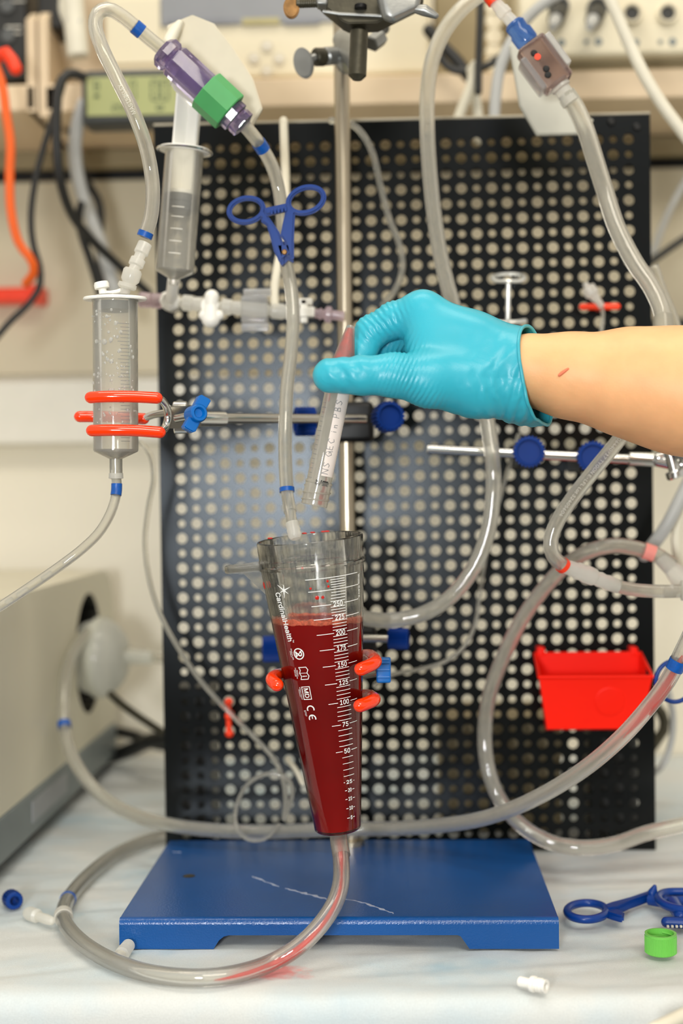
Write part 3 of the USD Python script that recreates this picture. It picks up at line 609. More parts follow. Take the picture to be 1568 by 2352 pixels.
# right hand cross rod with two knobs
rr = thing('cross_rod', 'polished steel cross rod reaching right below the gloved wrist', 'rod', P(1200, 1040, 1.04))
ra, rb_ = P(980, 1032, 1.045), P(1450, 1055, 1.045)
part(rr, 'rod', rod(ra, rb_, .0036, 24), 'chrome')
part(rr, 'rod_sleeve', rod(P(1442, 1054, 1.045), P(1518, 1056, 1.045), .0052, 22), 'chrome')
for i, (px, py) in enumerate(((1213, 1040), (1358, 1052))):
    o = P(px, py, 1.04)
    t = thing('rod_holder', f'{"left" if i == 0 else "right"} blue knobbed holder on the steel cross rod', 'clamp holder', o)
    part(t, 'screw_knob', place(gear_knob(.0118, .012, 26), o + (0, -.004, 0), (-.08, -1, .05), (0, 0, 1)), 'knob_blue', 30)
    part(t, 'screw', rod(o + (0, -.006, 0), (o[0], by(o[0], o[2]) - .004, o[2]), .0035, 14), 'steel')
    part(t, 'body', box2((o[0] - .007, 1.05, o[2] - .010), (o[0] + .007, by(o[0], o[2]) - .003, o[2] + .008), .002), 'cast_black')
jc = thing('right_clamp', 'shiny clamp jaw with screws at the right end of the cross rod', 'clamp', P(1540, 1055, 1.04))
part(jc, 'jaw', cat(capsule_hull([(P(1512, 1052, 1.04), .004), (P(1560, 1040, 1.04), .006)]), capsule_hull([(P(1512, 1060, 1.04), .004), (P(1565, 1068, 1.035), .005)])), 'chrome')
part(jc, 'jaw_screw', rod(P(1535, 1032, 1.03), P(1552, 1092, 1.03), .0042, 18), 'chrome'); part(jc, 'screw_head', rod(P(1548, 1080, 1.028), P(1554, 1098, 1.028), .0070, 18), 'chrome')
part(jc, 'jaw_link', rod(P(1556, 1040, 1.03), P(1600, 1046, 1.02), .005, 18), 'chrome'); part(jc, 'wing_knob', rod(P(1556, 1030, 1.02), P(1600, 1036, 1.01), .005, 16), 'knob_blue')

# clamps at the top of the rod
tc = thing('top_clamp', 'weathered grey burette clamp at the top of the rod with brass screw', 'clamp', P(840, 40, 1.0))
TY = 0.985
body = Polygon([(-.031, .010), (-.026, .0045), (-.013, -.0065), (-.009, -.0085), (.011, -.0085), (.030, .0005), (.042, .006), (.043, .012), (.02, .009), (-.01, .009)])
part(tc, 'lower_bracket', place(plate(body, .022, .001), P(830, 36, TY), (0, -1, 0), (1, 0, 0)), 'cast_dark')
part(tc, 'bracket_rim', tube([P(741, 26, TY - .013), P(780, 32, TY - .013), P(880, 37, TY - .013)], .0012, 8), 'cast_grey')
for q in ([P(790, 2, TY - .008), P(818, 26, TY - .008)], [P(868, -4, TY - .008), P(842, 28, TY - .008)]): part(tc, 'brace', tube(q, .0022, 8), 'cast_grey')
part(tc, 'upper_bracket', place(plate(Polygon([(-.030, -.003), (.03, -.003), (.03, .02), (-.03, .02)]), .02, .001), P(826, -6, TY + .004), (0, -1, 0), (1, 0, 0)), 'cast_dark')
part(tc, 'pivot_bolt', rod(P(828, 22, TY - .012), P(828, 10, TY - .012), .0042, 16), 'cast_black')
part(tc, 'jaw', capsule_hull([(P(884, -6, TY - .02), .006), (P(892, 32, TY - .02), .0050), (P(902, 36, TY - .02), .0050), (P(950, 14, TY - .02), .0040), (P(954, -6, TY - .02), .004)]), 'cast_grey', 50)
part(tc, 'wing_nut', cat(capsule_hull([(P(950, 20, TY - .02), .0026), (P(975, 24, TY - .02), .0040), (P(1000, 36, TY - .02), .0022)])), 'cast_grey', 50)
part(tc, 'thumb_screw', cat(place(plate(affinity.scale(Point(0, 0).buffer(.0055, 24), 1.0, 1.35), .0035, .001), P(669, 18, TY - .01), (0, -1, 0), (1, 0, 0))), 'brass_old')
part(tc, 'thumb_screw_shaft', cat(rod(P(680, 8, TY - .01), P(730, 6, TY - .01), .0030, 16), *[rod(P(x, 8 - (x - 686) * .04, TY - .01), P(x + 2.2, 8 - (x - 686) * .04, TY - .01), .0034, 12) for x in range(690, 728, 5)]), 'cast_dark')
part(tc, 'screw_collar', box2(P(728, 24, TY - .004), P(752, -12, TY - .016), .0015), 'cast_grey')
part(tc, 'stem', rod(P(825, 62, TY), P(820, 184, TY), .0062, 20, .003), 'cast_dark')
bh = thing('boss_head', 'silver boss head fixing the top clamp to the rod with two thumb screws', 'clamp holder', P(795, 140, 1.05))
part(bh, 'body', cat(capsule_hull([(P(788, 92, 1.06), .008), (P(806, 148, 1.05), .008), (P(818, 98, 1.03), .006), (P(818, 158, 1.02), .006)]), capsule_hull([(P(790, 118, 1.068), .009), (P(800, 140, 1.05), .010)])), 'cast_grey', 50)
part(bh, 'screw_boss', rod(P(778, 127, 1.05), P(742, 130, 1.04), .0066, 20, .002), 'cast_grey'); part(bh, 'screw_collar', rod(P(745, 131, 1.04), P(722, 131, 1.035), .0066, 12), 'cast_dark')
part(bh, 'thumb_screw', cat(place(plate(affinity.scale(Point(0, 0).buffer(.0074, 24), 1.0, 1.55), .004, .0012), P(697, 145, 1.03), (-.35, -1, 0), (1, 0, .26)), rod(P(725, 131, 1.035), P(706, 139, 1.032), .003, 12)), 'cast_grey')
part(bh, 'second_screw', cat(rod(P(838, 104, 1.05), P(888, 62, 1.07), .0030, 12), *[rod(P(840 + k * 6, 102 - k * 5, 1.05), P(842 + k * 6, 100.4 - k * 5, 1.051), .0037, 12) for k in range(8)], rod(P(852, 102, 1.045), P(876, 84, 1.052), .0062, 6)), 'cast_grey')

# ================================================================== graduated cone with blood
VB, VT = P(776, 1904, 0.913), P(711, 1235, 0.901)
VL = float(np.linalg.norm(VT - VB)); VZ = nrm(VT - VB); VBAS = basis(VZ, (1, 0, 0))
RB, RT, ZC = 0.0150, 0.0330, VL - 0.0180       # radii at the bottom and under the collar
def rad(h): return RB + (RT - RB) * np.clip(h, -0.01, ZC + .02) / ZC
def vplace(m): return place(m, VB, VZ, (1, 0, 0))
W = 0.0015
cone_prof = [(0.0044, 0.0), (RB - .001, 0.0), (RB, 0.0010), (rad(ZC * .33), ZC * .33), (rad(ZC * .66), ZC * .66), (RT, ZC), (RT + .0011, ZC + .0004), (RT + .0012, ZC + .0026), (RT + .0003, ZC + .0034), (RT + .0009, VL - .001), (RT + .0004, VL), (RT - .0006, VL),
             (RT - W + .0003, VL - .001), (RT - W, ZC), (rad(ZC * .66) - W, ZC * .66), (rad(ZC * .33) - W, ZC * .33), (RB - W, 0.0022), (0.0024, 0.0020), (0.0024, -0.017), (0.0040, -0.018), (0.0046, -0.016), (0.0044, -0.0005)]
cone = thing('graduated_cone', 'clear tapered plastic cone printed with white graduations, held over the blue base', 'drainage cone', VB)
part(cone, 'body', vplace(lathe(cone_prof, 96, True)), 'cone_plastic', 30)
def tab(th):
    c, s = math.cos(th), math.sin(th)
    pl = Polygon([(RT - .0005, -.009), (RT + .016, -.0075), (RT + .021, -.005), (RT + .0225, 0), (RT + .021, .005), (RT + .016, .0075), (RT - .0005, .009)])
    m = plate(pl, .0026, .0006); m.apply_translation((0, 0, ZC + .0030))
    lipm = plate(pl.difference(pl.buffer(-.0014)), .0046, .0004); lipm.apply_translation((0, 0, ZC + .0032))
    g = place(plate(Polygon([(RT - .0012, ZC + .002), (RT + .013, ZC + .002), (RT - .0012 - .0016, ZC - .0165)]), .0013, .0003), (0, 0, 0), (0, -1, 0), (1, 0, 0))
    a = cat(m, lipm, g); v = a.vertices.copy(); a.vertices = np.stack([v[:, 0] * c - v[:, 1] * s, v[:, 0] * s + v[:, 1] * c, v[:, 2]], 1); return vplace(a)
part(cone, 'hanging_tab', tab(math.radians(188)), 'tab_plastic'); part(cone, 'hanging_tab', tab(math.radians(62)), 'tab_plastic')

def cone_hit(px, py):
    """(theta, height) of the point of the cone's front that the photograph shows at a pixel."""
    o = (CAM - VB) @ VBAS; d = ray(px, py) @ VBAS; k = (RT - RB) / ZC
    A = d[0] ** 2 + d[1] ** 2 - (k * d[2]) ** 2; B = 2 * (o[0] * d[0] + o[1] * d[1] - k * d[2] * (RB + k * o[2])); C = o[0] ** 2 + o[1] ** 2 - (RB + k * o[2]) ** 2
    D = B * B - 4 * A * C
    t = (-B - math.sqrt(max(D, 0))) / (2 * A); q = o + d * t
    return math.atan2(q[1], q[0]), q[2]
def finer(mesh, e=.0008):
    v, f = trimesh.remesh.subdivide_to_size(mesh.vertices, mesh.faces, e, 12); return trimesh.Trimesh(v, f, process=False)
def wrap(mesh, th0, h0, phi, eps=0.00006):
    mesh = finer(mesh, .0014); v = mesh.vertices; c, s = math.cos(phi), math.sin(phi); arc = v[:, 0] * c - v[:, 1] * s; h = h0 + v[:, 0] * s + v[:, 1] * c
    r = rad(h); th = th0 + arc / rad(h0); r = r + eps + v[:, 2]
    m = mesh.copy(); m.vertices = np.stack([r * np.cos(th), r * np.sin(th), h], 1); return vplace(m)
def txt(s, cap, length=None, bold=False, centre=True):
    m = meshkit.text_mesh(s, cap, 0.00012, bold)
    if length: m.vertices[:, 0] *= length / np.ptp(m.vertices[:, 0])
    if centre: m.vertices[:, :2] -= (m.vertices[:, :2].max(0) + m.vertices[:, :2].min(0)) / 2
    return m
def arcline(th0, th1, h0, h1, w=0.00042):
    n = max(3, int(abs(th1 - th0) / .05) + 2); th = np.linspace(th0, th1, n); h = np.linspace(h0, h1, n); R0 = []
    for dh, e in ((-w / 2, .00003), (w / 2, .00003), (w / 2, .00016), (-w / 2, .00016)):
        r = rad(h + dh) + e; R0.append(np.stack([r * np.cos(th), r * np.sin(th), h + dh], 1))
    R = np.stack(R0, 1); f = skin_rings(R); return vplace(trimesh.Trimesh(R.reshape(-1, 3), f, process=False))
scale = {300: ((701, 1335), None, (820, 1317)), 275: ((708, 1364), None, (822, 1344)), 250: ((715, 1393), (776, 1386), (822, 1376)), 225: ((720, 1423), (780, 1417), (823, 1410)), 200: ((727, 1459), (782, 1452), (821, 1443)), 175: ((734, 1494), (784, 1488), (820, 1479)), 150: ((741, 1532), (786, 1526), (819, 1517)),
         125: ((746, 1573), (789, 1567), (819, 1560)), 100: ((754, 1618), (791, 1612), (819, 1605)), 75: ((762, 1669), (793, 1663), (819, 1657)), 50: ((771, 1729), (797, 1724), (819, 1717)), 25: ((789, 1797), (802, 1795), (813, 1792)), 20: ((792, 1817), (803, 1814), (813, 1811)), 15: ((793, 1837), (804, 1834), (814, 1831)), 10: ((795, 1858), (806, 1855), (814, 1852)), 5: ((797, 1879), (807, 1877), (814, 1874))}
lines, nums, centres = [], [], {}
for v, (a, c, b) in scale.items():
    ta, _ = cone_hit(*a); tb, _ = cone_hit(*b); c = c or ((a[0] * .38 + b[0] * .62), (a[1] * .38 + b[1] * .62)); tc_, h = cone_hit(*c); centres[v] = (tc_, h)
    half = (len(str(v)) * .0013 + .0007) / rad(h) if v <= 250 else 0
    small = .62 if v <= 20 else 1
    lines += [arcline(ta, tc_ - half * small, h, h), arcline(tc_ + half * small, tb, h, h)]
    if v <= 250: nums.append(wrap(txt(str(v), .0030 if v > 25 else .0024, len(str(v)) * .00215 * (small if v <= 20 else 1), True), tc_, h, 0.0))
ks = sorted(scale)
for lo, hi in zip(ks[5:-1], ks[6:]):
    for q in range(1, 5):
        f_ = q / 5; t_ = centres[lo][0] * (1 - f_) + centres[hi][0] * f_; h = centres[lo][1] * (1 - f_) + centres[hi][1] * f_
        lines.append(arcline(t_ - .0052 / rad(h), t_ + .0048 / rad(h), h, h, .00040))
for q in range(1, 5):
    f_ = q / 5; t_ = centres[25][0] * (1 - f_) + centres[50][0] * f_; h = centres[25][1] * (1 - f_) + centres[50][1] * f_
    lines.append(arcline(t_ - .0038 / rad(h), t_ + .0042 / rad(h), h, h, .00036))
part(cone, 'graduation', cat(*lines), 'print_white', False, 'white graduation lines'); part(cone, 'numerals', cat(*nums), 'print_white', False, 'white numerals 5 to 250')
def along(pa, pb):
    """Frame of lettering that runs from pixel pa to pixel pb on the cone."""
    (t0, h0), (t1, h1) = cone_hit(*pa), cone_hit(*pb); ax_, dh = (t1 - t0) * rad((h0 + h1) / 2), h1 - h0
    return (t0 + t1) / 2, (h0 + h1) / 2, math.atan2(dh, ax_), math.hypot(ax_, dh)
t_, h_, ph, Ln = along((637, 1361), (667, 1473))
part(cone, 'lettering', wrap(txt('CardinalHealth', .0039, Ln, True), t_, h_, ph), 'print_white', False, 'white lettering along the left of the cone')
star = []
t_, h_ = cone_hit(652, 1356)
for k, (L_, w_) in enumerate(((.0050, .0009), (.0036, .0008), (.0055, .0009), (.0038, .0008), (.0048, .0009), (.0034, .0008))):
    a = 2 * math.pi * k / 6 + .4; star.append(Polygon([(-w_ * math.sin(a) * .5, w_ * math.cos(a) * .5), (w_ * math.sin(a) * .5, -w_ * math.cos(a) * .5), (L_ * math.cos(a), L_ * math.sin(a))]))
from shapely.ops import unary_union
def pm2(p, d=.00012): return cat(*[extrude(g, d) for g in getattr(p, 'geoms', [p])])
part(cone, 'emblem', wrap(pm2(unary_union(star).buffer(.0001)), t_, h_, 0), 'print_white', False)
def sym(px, py, shape, small=None, name='symbol'):
    t_, h_, ph, _ = along((px - 4, py - 20), (px + 4, py + 20)); tc_, hc_ = cone_hit(px, py)
    ms = [wrap(s, tc_, hc_, ph) for s in shape]
    part(cone, name, cat(*ms), 'print_white', False)
ringp = Point(0, 0).buffer(.0037, 24).difference(Point(0, 0).buffer(.0030, 24)); slash = affinity.rotate(sbox(-.0034, -.0003, .0034, .0003), -48, origin=(0, 0))
def shift(m, x, y): m = m.copy(); m.apply_translation((x, y, 0)); return m
sym(686, 1502, [pm2(ringp.union(slash)), txt('2', .0044, .0034, True), shift(txt('SINGLE USE', .0008, .0072), 0, -.0050), shift(txt('ONLY', .0008, .0040), 0, -.0062)])
bk = LineString([(-.0040, -.0026), (-.0040, .0024), (-.0022, .0034), (-.0002, .0024), (.0018, .0034), (.0038, .0024), (.0038, -.0026), (.0018, -.0018), (-.0002, -.0028), (-.0022, -.0018), (-.0040, -.0026)]).buffer(.00025).union(sbox(-.0004, -.0028, -.0001, .0024))
sym(697, 1547, [pm2(bk), shift(txt('i', .0030, None, True), .0018, .0004), shift(txt('CONSULT', .0007, .0040), -.0004, -.0042), shift(txt('INSTRUCTIONS', .0007, .0070), -.0004, -.0053), shift(txt('FOR USE', .0007, .0042), -.0004, -.0064)])
bx = sbox(-.0043, -.0029, .0043, .0029).difference(sbox(-.0038, -.0024, .0038, .0024))
sym(704, 1592, [pm2(bx), txt('MD', .0030, .0062, True), shift(txt('MEDICAL DEVICE', .0007, .0080), 0, -.0041), shift(txt('PRODUCT', .0007, .0050), 0, -.0052)])
ceC = Point(-.0022, 0).buffer(.0026, 20).difference(Point(-.0022, 0).buffer(.0018, 20)).difference(sbox(-.0014, -.003, .003, .003)); ceE = Point(.0038, 0).buffer(.0026, 20).difference(Point(.0038, 0).buffer(.0018, 20)).difference(sbox(.0046, -.003, .008, .003)).union(sbox(.0016, -.0003, .0040, .0003))
sym(715, 1637, [pm2(ceC), pm2(ceE), shift(txt('2797', .0013, .0038), .0002, -.0042)])
# upright lettering at the right edge near the rim
t_, h_, ph, Ln = along((823, 1318), (824, 1372))
part(cone, 'edge_lettering', wrap(txt('Wolk CAVA', .0020, Ln), t_, h_, ph), 'print_white', False, 'small white lettering at the right edge')

t_, h_, ph, Ln = along((673, 1469), (674, 1476)); part(cone, 'trade_mark', wrap(txt('TM', .0010, .0018), t_, h_, ph), 'print_white', False)
# blood: the cone's inside below a level surface
ZS = P(712, 1421, 0.905)[2]
inner = m3.Manifold(m3.Mesh(*(lambda m: (np.asarray(m.vertices, np.float32), np.asarray(m.faces, np.uint32)))(vplace(lathe([(0, .0019), (RB - W + .0004, .0019), (RT - W + .0004, ZC), (0, ZC)], 96)))))
def halfspace(z0, z1): return m3.Manifold.cube((0.4, 0.4, z1 - z0), True).translate((float(VB[0]), float(VB[1]), (z0 + z1) / 2))
bl = thing('blood', 'dark red blood filling the graduated cone to above the 200 mark', 'blood', VB)
part(bl, 'liquid', cat(inner ^ halfspace(-0.05, ZS)), 'blood', 40)
fo = (inner ^ halfspace(ZS - .0016, ZS + .0007)); core = m3.Manifold(m3.Mesh(*(lambda m: (np.asarray(m.vertices, np.float32), np.asarray(m.faces, np.uint32)))(vplace(lathe([(0, .0019), (RB - W - .0028, .0021), (RT - W - .0028, ZC), (0, ZC)], 64)))))
fm = cat((fo - core).refine_to_length(.0009)); v = fm.vertices
n3 = meshkit.fbm(v * 260, 3, 4); v = v.copy(); zz = v[:, 2] - ZS
v[:, 2] += np.where(zz > .0004, (n3 - .35) * .0036, 0) + np.where(zz < -.0012, (n3 - .6) * .0022, 0)
rad_dir = v - (VB + np.outer((v - VB) @ VZ, VZ)); rl = np.linalg.norm(rad_dir, axis=1, keepdims=True); v = v + rad_dir / rl * .00006
fm.vertices = v; part(bl, 'foam', fm, 'foam', 60, 'orange red foam ring on the surface')
g = np.random.default_rng(11); bub = []
for k in range(190):
    a = g.uniform(0, 2 * np.pi); rr0 = g.uniform(.80, .985); axp = VB + VZ * ((ZS - VB[2]) / VZ[2]); R_ = rad((ZS - VB[2]) / VZ[2]) - W
    s = trimesh.creation.icosphere(1, g.uniform(.0004, .0011)); s.apply_translation(axp + np.array([math.cos(a) * R_ * rr0, math.sin(a) * R_ * rr0, g.uniform(-.0002, .0010)])); bub.append(s)
part(bl, 'bubbles', cat(*bub), 'foam', True, kind='stuff')
# red drops on the rim and wall of the cone
dr = []
for px, py, rr0 in ((741, 1372, .0010), (728, 1373, .0013), (713, 1352, .0008), (606, 1345, .0024), (694, 1305, .0007), (752, 1335, .0008), (754, 1347, .0008)):
    t_, h_ = cone_hit(px, py); s = trimesh.creation.icosphere(2, rr0); s.vertices = s.vertices * (1, 1, .25); dr.append(wrap(s, t_, h_, 0, -.0001))
for px, py in ((690, 1228), (702, 1227), (716, 1225), (735, 1223), (742, 1223), (597, 1243)):
    q = P(px, py + 2, .925); s = trimesh.creation.icosphere(1, .0011); s.vertices = s.vertices * (1.6, .8, .5); lo = (q - VB) @ VBAS; a = math.atan2(lo[1], lo[0]); s.apply_translation(VB + VBAS @ np.array([(RT - .0002) * math.cos(a), (RT - .0002) * math.sin(a), VL + .0002])); dr.append(s)
part(cone, 'blood_drops', cat(*dr), 'blood_red', True, 'red drops on rim and wall')

# ================================================================== centrifuge tube held upside down
FM, FT = P(721, 1161, .874), P(806, 746, .874); FZ = nrm(FT - FM); FL = float(np.linalg.norm(FT - FM)); FR = .0077; FBAS = basis(FZ, (1, 0, 0))
def fplace(m): return place(m, FM, FZ, (1, 0, 0))
fc = thing('centrifuge_tube', 'clear conical centrifuge tube with handwritten paper label held upside down by the gloved hand', 'test tube', FM)
zc = FL - .026
prof = [(FR + .0003, 0), (FR + .0004, .001), (FR + .0004, .0135), (FR + .0008, .014), (FR + .0008, .0148), (FR, .0155), (FR, zc), (.0026, FL - .0014), (.0016, FL - .0003), (0, FL)]
inn = [(0, FL - .0016), (.0012, FL - .002), (FR - .0011, zc), (FR - .0011, .0005), (FR - .0008, 0)]
body = lathe(prof + inn, 48); tt = lathe(prof + inn + [prof[0]], 48)
part(fc, 'body', fplace(tt), 'falcon_plastic', 30)
th_ = np.linspace(0, 2 * np.pi * 2.2, 110); thread = np.stack([(FR + .0005) * np.cos(th_ + 2), (FR + .0005) * np.sin(th_ + 2), .002 + .0042 * th_ / (2 * np.pi)], 1)
part(fc, 'thread', fplace(tube(thread, .00055, 8)), 'falcon_plastic')
res = lathe([(0, FL - .0018), (.0016, FL - .0022), (FR - .0007, zc), (FR - .0009, zc - .004), (FR - .0019, zc - .004), (.0006, FL - .0034), (0, FL - .0033)], 48)
part(fc, 'blood_residue', fplace(res), 'blood_smear', 40, 'red blood left in the conical tip')
def fwrap(mesh, th0, h0, phi, r0=FR, eps=.00005):
    mesh = finer(mesh); v = mesh.vertices; c, s = math.cos(phi), math.sin(phi); arc = v[:, 0] * c - v[:, 1] * s; h = h0 + v[:, 0] * s + v[:, 1] * c
    r = r0 + eps + v[:, 2]; th = th0 + arc / r0; m = mesh.copy(); m.vertices = np.stack([r * np.cos(th), r * np.sin(th), h], 1); return fplace(m)
def patch(th0, th1, h0, h1, r, n=24, th=.00008, m=2):
    a = np.linspace(th0, th1, n); hs = np.linspace(h0, h1, m); A, Hh = np.meshgrid(a, hs); o = []
    for rr_ in (r, r + th): o.append(np.stack([rr_ * np.cos(A), rr_ * np.sin(A), Hh], -1))
    q = [quad_grid(x[..., 0], x[..., 1], x[..., 2]) for x in o]; q[0].faces = q[0].faces[:, ::-1]; return fplace(cat(*q))
FRONT = -math.pi / 2
part(fc, 'paper_label', patch(FRONT + .12, FRONT + 1.5, .0190, .080, FR + .00004), 'label_paper', True, 'paper label with handwriting')
part(fc, 'blood_streak', cat(patch(FRONT + .38, FRONT + 1.05, .0012, .0100, FR - .0014), patch(FRONT + .50, FRONT + .92, .0100, .0155, FR - .0014), patch(FRONT - 1.3, FRONT - .85, .0560, .0680, FR - .0014), patch(FRONT - 1.2, FRONT - .55, .0640, .0690, FR - .0014), patch(FRONT + .62, FRONT + .80, .0150, .0200, FR - .0014)), 'blood_smear', True)
ticks = []
for k in range(17):
    h = .0165 + k * .00290; long = k % 5 == 0
    ticks.append(patch(FRONT - 1.05 - (.12 if long else 0), FRONT - .72 + (.10 if long else 0), h, h + .00028, FR + .00005, 8))
part(fc, 'graduation', cat(*ticks), 'print_grey', False)
GL = {'N': [[(0, 0), (0, 1), (.7, 0), (.75, 1)]], 'S': [[(.7, .85), (.35, 1), (.05, .78), (.35, .52), (.65, .28), (.35, 0), (0, .12)]], 'G': [[(.7, .85), (.3, 1), (0, .5), (.3, 0), (.7, .2), (.7, .45), (.4, .45)], [(.75, .7), (.9, -.1)]], 'E': [[(.6, 1), (.05, .95), (.05, .05), (.65, 0)], [(.05, .5), (.5, .52)]],
      'C': [[(.7, .85), (.35, 1), (0, .5), (.3, 0), (.7, .12)]], 'i': [[(.1, .5), (.12, 0)], [(.1, .72), (.12, .76)]], 'n': [[(0, .5), (.03, 0)], [(.03, .35), (.3, .5), (.4, .35), (.42, 0)]], 'P': [[(.05, 0), (.05, 1), (.5, .95), (.6, .7), (.4, .5), (.05, .48)]], 'B': [[(.05, 0), (.05, 1), (.5, .9), (.45, .58), (.1, .52), (.55, .42), (.6, .1), (.05, 0)]],
      '8': [[(.3, .5), (.55, .75), (.3, 1), (.05, .75), (.3, .5), (.6, .22), (.3, 0), (.02, .22), (.3, .5)]], '/': [[(0, -.1), (.5, 1.1)]], '2': [[(.05, .8), (.3, 1), (.55, .75), (0, 0), (.65, .02)]]}
def handwriting(s, size, pen, gap=.32, wid=.85):
    out, x = [], 0
    for ch in s:
        if ch == ' ': x += .6; continue
        for st_ in GL[ch]:
            ls = LineString([(x + a * wid, b) for a, b in st_]).buffer(pen / size, 3); out.append(ls)
        x += (.45 if ch in 'i' else .55 if ch in 'n/' else .75) * wid + gap
    p = affinity.scale(unary_union(out), size, size, origin=(0, 0)); return pm2(p, .00008), x * size
hm, hl = handwriting('NS GEC in PBS', .0040, .00016)
hm.vertices[:, 0] *= .0470 / hl
part(fc, 'handwriting', fwrap(hm, FRONT + .62, .0205, math.pi / 2, FR, .00016), 'print_grey', False, 'thin dark pen writing on the label')
hm, hl = handwriting('8/22', .0026, .00032); part(fc, 'marker_writing', cat(fwrap(hm, FRONT - .22, .0132, 0), patch(FRONT + .15, FRONT + .95, .0142, .0152, FR + .00006), patch(FRONT + .35, FRONT + .80, .0150, .0160, FR + .00006)), 'print_black', False, 'black marker date')

# ================================================================== syringes
def hollow_lathe(prof_out, wall, n=48): 
    inn_ = [(max(r - wall, 0.0002), z) for r, z in prof_out][::-1]; return lathe(list(prof_out) + inn_, n, True)
SA, SB = P(266, 1034, CY), P(264, 690, CY); SZ = nrm(SB - SA); SL = float(np.linalg.norm(SB - SA)); SR = .01465
def splace(m): return place(m, SA, SZ, (1, 0, 0))
sy = thing('reservoir_syringe', 'frosted syringe barrel with water droplets held in the red fingered clamp', 'syringe', SA)
part(sy, 'barrel', splace(lathe([(SR, 0), (SR, SL - .002), (SR + .0006, SL), (SR - .0012, SL), (SR - .0014, .0006), (.0040, -.0048), (.0022, -.0050), (.0022, -.019), (.0032, -.019), (.0036, -.0060), (SR - .0006, -.0012)], 56, True)), 'syringe_plastic', 30)
fl = affinity.scale(Point(0, 0).buffer(SR + .0004, 32), 1.38, .95).union(Point(0, 0).buffer(SR + .0012, 32)).difference(Point(0, 0).buffer(SR - .0012, 32))
m = plate(fl, .0020, .0005); m.apply_translation((0, 0, SL + .001)); part(sy, 'flange', splace(m), 'white_plastic')
part(sy, 'plunger_seal', splace(lathe([(0, SL - .0085), (SR - .0016, SL - .0068), (SR - .0013, SL - .006), (SR - .0013, SL - .0012), (0, SL - .0005)], 48)), 'rubber_grey')
part(sy, 'luer_collar', splace(lathe([(.0042, -.0056), (.0042, -.0150), (.0034, -.0150), (.0034, -.0056)], 28, True)), 'syringe_plastic')
part(sy, 'top_cover', splace(lathe([(0, SL + .0022), (SR * .95, SL + .0022), (SR * .9, SL + .0030), (0, SL + .0036)], 40)), 'syringe_plastic')
q = SB + SZ * .003; u = P(233, 655, CY - .004)
part(sy, 'port_cap', lathe_between(P(238, 680, CY - .004), P(232, 648, CY - .004), [(0, 0), (.0028, 0), (.0026, .5), (.0048, .55), (.0050, .8), (.0044, 1), (0, 1)]), 'white_plastic')
part(sy, 'port_strap', tube(smoothline([P(238, 672, CY - .004), P(262, 672, CY - .004), P(282, 664, CY)]), .0014, 8), 'white_plastic')
part(sy, 'port_elbow', lathe_between(P(282, 682, CY), P(291, 655, CY), [(0, 0), (.0038, 0), (.0034, 1), (0, 1)]), 'luer_plastic')
part(sy, 'luer_lock', cat(lathe_between(P(290, 664, CY), P(294, 650, CY), [(0, 0), (.0052, .05), (.0062, .3), (.0060, .9), (0, 1)]), lathe_between(P(296, 652, CY), P(306, 618, CY), [(0, 0), (.0042, 0), (.0060, .25), (.0062, .85), (.0052, 1), (0, 1)])), 'luer_plastic', 40)
tick = []
for k in range(34):
    h = SL * (.83 - k * .0235); mid = k % 5 == 0
    w0 = FRONT + (.30 if mid else .42); a = np.linspace(w0, FRONT + .86, 6); r_ = SR + .00005
    tick.append(splace(cat(*[quad_grid(*(np.array([[r_ * np.cos(a), r_ * np.cos(a)], [r_ * np.sin(a), r_ * np.sin(a)], [np.full(6, h), np.full(6, h + .0003)]])))])))
part(sy, 'graduation', cat(*tick), 'print_grey', True)
g = np.random.default_rng(5); dl = []
for k in range(120):
    th_ = FRONT + g.normal(0, .55); h = SL * (.18 + .74 * g.random() ** .9); rr0 = abs(g.normal(0, .00052)) + .00034
    s = trimesh.creation.icosphere(1, rr0); s.vertices = s.vertices * (1, .55, 1.15); R_ = SR + .0001; s.apply_translation((R_ * math.cos(th_), R_ * math.sin(th_), h)); dl.append(s)
part(sy, 'droplets', splace(cat(*dl)), 'droplet', True, 'water droplets', 'stuff')
part(sy, 'outlet_luer', cat(splace(lathe([(0, -.0150), (.0046, -.0150), (.0048, -.0185), (.0030, -.0188), (.0026, -.027), (0, -.027)], 24))), 'luer_plastic')

UA, UB = P(401, 622, 1.0), P(424, 345, 1.0); UZ = nrm(UB - UA); UL = float(np.linalg.norm(UB - UA)); UR = .01345
def uplace(m): return place(m, UA, UZ, (1, 0, 0))
s2 = thing('plunger_syringe', 'large syringe with white plunger half pulled, above the row of stopcocks', 'syringe', UA)
part(s2, 'barrel', uplace(lathe([(UR, 0), (UR, UL), (UR - .0012, UL), (UR - .0012, .0006), (.003, -.0050), (.0018, -.0052), (.0018, -.010), (.003, -.010), (.0034, -.0060), (UR - .0006, -.0010)], 48, True)), 'barrel_plastic', 30)
fl = affinity.scale(Point(0, 0).buffer(.0178, 32), 1.0, .82)
m = cat(plate(fl.difference(Point(0, 0).buffer(UR - .0012, 32)), .0030, .0006)); m.apply_translation((0, 0, UL)); part(s2, 'flange', uplace(m), 'white_plastic')
part(s2, 'wire_bail', uplace(tube(smoothline([(.0192 * math.cos(a), .0165 * math.sin(a), UL - .0006) for a in np.linspace(0, 2 * np.pi, 24, endpoint=False)], .002, True), .0008, 8)), 'chrome')
zs = UL * .57; blades = cat(box2((-.0112, -.0012, zs + .006), (.0112, .0012, UL + .046), .0005), box2((-.0012, -.0112, zs + .006), (.0012, .0112, UL + .046), .0005))
